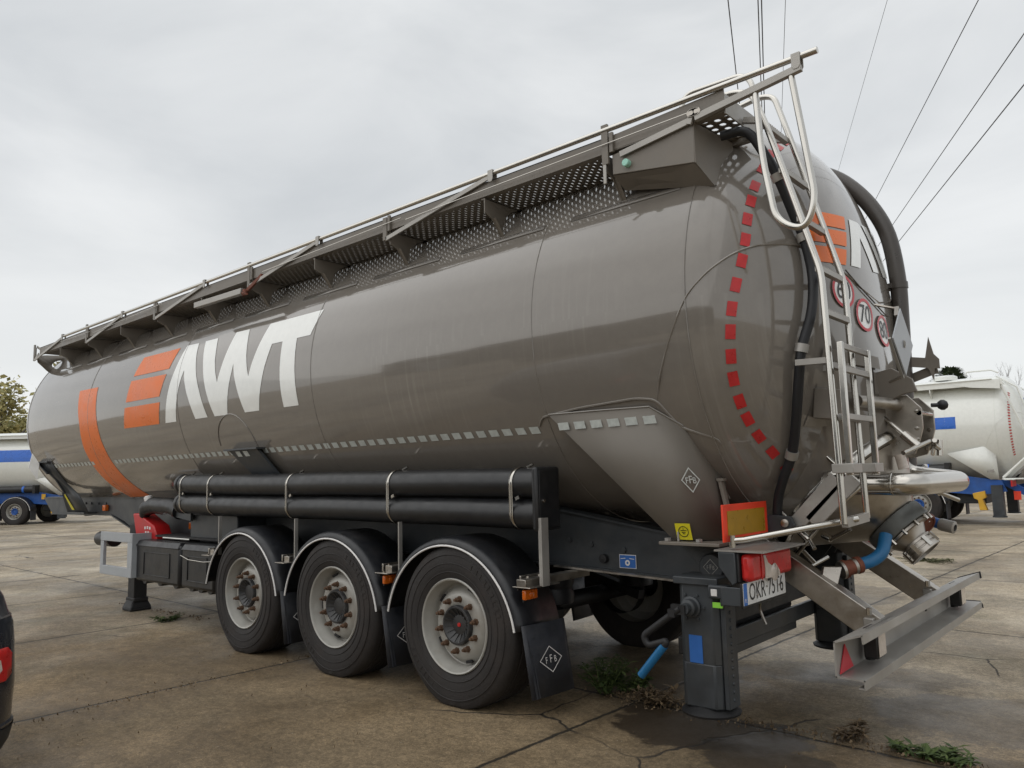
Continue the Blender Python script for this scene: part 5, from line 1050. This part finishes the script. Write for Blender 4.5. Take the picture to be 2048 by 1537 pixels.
# ================================================================ trees, cables, weeds, what the tank mirrors
M['bark'] = mat('bark', (.10,.085,.07), .9, var=.3, vscale=20)
def leaf_mat(name, a, b_):
    m = bpy.data.materials.new(name); m.use_nodes = True; t = m.node_tree; p = t.nodes['Principled BSDF']
    oi = node(t,'ShaderNodeNewGeometry'); mx = node(t,'ShaderNodeMixRGB'); mx.inputs[1].default_value=(*a,1); mx.inputs[2].default_value=(*b_,1)
    L(t, oi.outputs['Random Per Island'], mx.inputs[0]); L(t, mx.outputs[0], p.inputs['Base Color']); p.inputs['Roughness'].default_value=.7; p.inputs['Subsurface Weight'].default_value=0
    return m
M['spring'] = leaf_mat('spring_leaves',(.46,.40,.17),(.22,.22,.09)); M['needle'] = leaf_mat('needles',(.12,.16,.08),(.05,.075,.035)); M['weed'] = leaf_mat('weed_leaves',(.10,.14,.035),(.04,.07,.018)); M['dry'] = leaf_mat('dry_stalks',(.22,.155,.085),(.09,.06,.035)); M['moss'] = leaf_mat('moss_tufts',(.10,.105,.03),(.05,.05,.02))
def limb_tree(name, loc, h, spread, rng, depth=4, leaf=None, nleaf=0, lsize=.2, label='', cat='tree', group=None, r0=.2, up=.35):
    t = empty(name,None,loc); tag(t,label,cat,group); b = MB(); tips = []
    def grow(p, d, ln, r, k):
        pts = [p]; q = p
        for i in range(3):
            d = (d+Vector((rng.uniform(-.22,.22),rng.uniform(-.22,.22),rng.uniform(-.05,.2)))).normalized(); q = q+d*ln/3; pts.append(q)
            if k <= 2: tips.append(q)
        b.tube(pts,[r,r*.85,r*.7,r*.55],6 if k > 2 else 4,caps=False)
        if k == 0: return
        for i in range(rng.choice((2,3,3)) if k > 1 else 3):
            a = rng.uniform(0,2*pi); s_ = rng.uniform(.45,.95)*spread; nd = (d+Vector((cos(a)*s_,sin(a)*s_,up))).normalized(); grow(pts[rng.choice((2,3,3))],nd,ln*rng.uniform(.6,.82),r*.55,k-1)
    grow(Vector((0,0,0)),Vector((0,0,1)),h*.34,r0,depth)
    b.build('trunk','bark',t)
    if leaf:
        c = MB()
        for i in range(nleaf):
            p = rng.choice(tips)+Vector((rng.gauss(0,.45),rng.gauss(0,.45),rng.gauss(0,.35))); a = Vector((rng.uniform(-1,1),rng.uniform(-1,1),rng.uniform(-.6,.6))).normalized(); e_ = a.cross(Vector((rng.uniform(-1,1),rng.uniform(-1,1),rng.uniform(-1,1)))).normalized(); s_ = lsize*rng.uniform(.5,1.2)
            c.add([p,p+a*s_*.5+e_*s_*.3,p+a*s_,p+a*s_*.5-e_*s_*.3],[(0,1,2,3)])
        c.build('crown',leaf,t)
    return t
rg = random.Random(3)
def toward(px, py, dist):
    """ground point at a heading (picture column measured once from the survey) and distance"""
    a = math.atan((px-1024)/1531.06); yaw = YAW+a; return Vector((CAM.x+sin(yaw)*dist, CAM.y+cos(yaw)*dist, 0))
LBL = ['thin spring leafed tree tallest at the left edge above the white trailer','rounder yellow green tree touching the nose of the taupe tank','low yellow green tree filling the gap behind the white trailer']
for i, (px, D, h, nl) in enumerate(((-6,62,11.6,1500),(30,66,9.6,1300),(64,74,7.6,1500))):
    limb_tree('tree',toward(px,0,D),h,.9,rg,5,'spring',nl,.42,LBL[i],'tree','spring trees behind the left trailer',.16)
for i, (px, D, h, nl) in enumerate(((-40,70,7.0,3000),(-5,78,6.6,3600),(32,80,6.0,3600))):
    limb_tree('shrub',toward(px,0,D),h,1.1,rg,4,'spring',nl,.55,['dense bush far left under the tall spring tree','mid green bush between two spring trees at the left edge','bush low behind the roof of the left white trailer'][i],'bush','bushes behind the left trailer',.12)
for i, (px, D, h) in enumerate(((1966,78,8.9),(1985,80,9.3),(2006,79,9.1),(2028,82,8.8))):
    limb_tree('bare_tree',toward(px,0,D),h,.62,rg,6,None,0,0,['leftmost bare tree above the white trailer roof','bare tree second from the evergreen','bare tree third from the evergreen, forked high','rightmost bare tree near the picture edge'][i],'tree','bare winter trees on the right',.13,.6)
# evergreen
et = empty('pine_tree',None,toward(1907,0,66)); tag(et,'dark green pine beyond the white trailer, beside the bare trees','tree'); b = MB(); b.tube([(0,0,0),(.1,0,5),(0,0,8.4)],[.22,.16,.04],8); b.build('trunk','bark',et)
c = MB()
for i in range(7000):
    z = rg.uniform(3.0,8.6); rr = (max(.03,8.8-z))**.55*.95*rg.uniform(.2,1.1)**.6; a = rg.uniform(0,2*pi); cl = sin(a*3+z*2.2)*.25+1; p = Vector((cos(a)*rr*cl,sin(a)*rr*cl,z)); d = Vector((cos(a),sin(a),rg.uniform(-.3,.6))).normalized()*rg.uniform(.2,.45); s_ = d.cross(Vector((0,0,1))).normalized()*.10
    c.add([p,p+d*.5+s_,p+d,p+d*.5-s_],[(0,1,2,3)])
c.build('crown','needle',et)
# overhead cables: straight spans running to the same far pylon
VD = Vector((-.381,.921,.085)).normalized()
WL = [('single dark cable leftmost of the overhead lines',(-.3425,.7768,.5284),20),('left strand of the close double cable',(-.3143,.7923,.5229),20),('right strand of the close double cable',(-.311,.794,.5223),19),('thin pale cable right of the double one',(-.2886,.8055,.5175),34),('very thin faint cable over the tank shoulder',(-.1958,.8466,.4949),46),('first of the three thick slanting cables',(-.1178,.8736,.4722),24),('middle of the three thick slanting cables',(-.0854,.8978,.432),22),('lowest and rightmost slanting cable',(-.092,.9173,.3873),20)]
for i, (lb, d, D) in enumerate(WL):
    p = CAM+Vector(d)*D; q0, q1 = p-VD*70, p+VD*110; o = Vector(q0); pts = []
    for k in range(25):
        t_ = k/24; pts.append(q0.lerp(q1,t_)-o)
    b = MB(); b.tube(pts,.0135 if i not in (3,4) else .011,6); w_ = b.build('power_cable','cable'); w_.location = o; tag(w_,lb,'cable','overhead cables crossing the sky')
# weeds
def weed(loc, h, n, label, rng, leaf='weed', spread=.16):
    t = empty('weed',None,loc); tag(t,label,'weed'); b = MB(); c = MB()
    for i in range(n):
        a = rng.uniform(0,2*pi); hh = h*rng.uniform(.35,1); lean = rng.uniform(.1,1)*spread; base = Vector((cos(a)*.03,sin(a)*.03,0)); top = base+Vector((cos(a)*lean,sin(a)*lean,hh)); mid = base.lerp(top,.5)+Vector((0,0,hh*.12)); P = spline([base,mid,top],4); b.tube(P,[.003]*len(P),4)
        for j in range(2,len(P)):
            for s_ in range(3):
                aa = rng.uniform(0,2*pi); ln = rng.uniform(.03,.075); d = Vector((cos(aa),sin(aa),rng.uniform(-.2,.6)))*ln; e_ = d.cross(Vector((0,0,1))).normalized()*ln*.16; p = P[j]; c.add([p,p+d*.45+e_,p+d+Vector((0,0,-.01)),p+d*.45-e_],[(0,1,2,3)])
    b.build('stem',leaf,t); c.build('foliage',leaf,t); return t
weed((.60,-.42,0),.24,22,'leafy green weed growing beside the rear mudflap',rg)
weed((.72,-.30,0),.13,14,'low clump of green leaves right of the leafy weed by the mudflap',rg,'weed',.12)
weed((2.62,-.42,0),.03,10,'creeping green weed in the joint near the lower right corner',rg,'weed',.14)
weed((2.50,-.40,0),.035,10,'smaller creeping green weed in the same joint, nearer the support leg',rg,'weed',.12)
weed((3.22,-.58,0),.13,16,'grass tuft at the bottom right corner of the picture',rg,'weed',.1)
weed((-4.72,-.93,0),.05,10,'small grass tuft in the slab joint near the landing leg',rg,'weed',.16)
weed((2.18,-.33,0),.07,8,'dry brown stalks in the joint right of the support leg',rg,'dry',.12)
weed((.98,-.40,0),.09,16,'dry brown stalks on the joint left of the support leg',rg,'dry',.16)
weed((.50,8.3,0),.05,26,'brown grassy patch on the joint far behind the bumper',rg,'moss',.45)
# loose litter along the joints: leaf bits, straw and chips nobody could count
def debris():
    b = MB(); r = random.Random(11)
    def bit(x, y, s):
        a = r.uniform(0,2*pi); d = Vector((cos(a),sin(a),0))*s; e_ = Vector((-sin(a),cos(a),0))*s*r.uniform(.15,.6); p = Vector((x,y,.006)); z = Vector((0,0,r.uniform(.002,.02)))
        b.add([p-d,p+e_+z,p+d+z*.5,p-e_],[(0,1,2,3)])
    for i in range(520): t_ = r.random(); bit(.62+2.4*t_, -.42-.03*t_+r.gauss(0,.045), r.uniform(.003,.011))
    for i in range(260): bit(r.gauss(1.0,.24), r.gauss(-.42,.08), r.uniform(.004,.012))
    for i in range(160): t_ = r.random(); bit(-1.88-.025*t_*4+r.gauss(0,.03), -3.2+2.2*t_, r.uniform(.003,.01))
    for i in range(160): t_ = r.random(); bit(-6.4+2*t_, -.72+.05*t_+r.gauss(0,.03), r.uniform(.004,.014))
    for i in range(240): bit(r.uniform(-3,3.4), r.uniform(-3.6,-.3), r.uniform(.002,.006))
    return b.build('debris','dry')
tag(debris(),'scattered leaf bits and straw lying in the slab joints',None,None,'stuff')
# what stands on the photographer's side of the yard and shows as dark bands in the lacquer
def warehouse():
    t = empty('warehouse',None,(-6,-34,0)); tag(t,'long grey warehouse mirrored in the side of the taupe tank','warehouse')
    b = MB(); b.box((-34,-8,0),(26,0,5.2)); b.build('wall',mat('warehouse_cladding',(.10,.095,.085),.7,var=.2,vscale=1.5),t)
    b = MB(); b.prism([(-34.4,.4,5.2),(-34.4,-4,6.6),(-34.4,-8.4,5.2)],(60.8,0,0)); b.build('roof','frame',t)
    for x in range(-30,24,6):
        b = MB(); b.box((x,.001,0),(x+3.4,.06,4.0)); d_ = b.build('dock_door','galv' if x % 4 else 'frame',t); b = MB(); b.box((x+1.2,.061,2.6),(x+2.2,.08,3.0)); b.build('pane','glass',d_)
warehouse()
for x, y, lb, cm in ((-7.5,-17,'dark curtain sided trailer, left one of two mirrored in the tank','frame'),(4.6,-19,'dark curtain sided trailer, right one of two mirrored in the tank','carpl')):
    t = empty('curtain_trailer',None,(x,y,0),radians(4)); tag(t,lb,'trailer','trailers mirrored in the tank side')
    b = MB(); b.box((-5.5,-1.25,1.2),(5.5,1.25,3.95)); b.build('curtain',cm,t,bevel=.03)
    b = MB(); b.box((-5.5,-1.27,1.0),(5.5,1.27,1.19)); b.build('chassis','dark',t)
    for wx in (-4.4,-3.1,-1.8):
        for sy in (-1,1): b = MB(); b.lathe([(r,t_) for r,t_ in TYRE],(wx,1.05*sy,.52),(0,1,0),32); b.build('wheel','tyre',t)
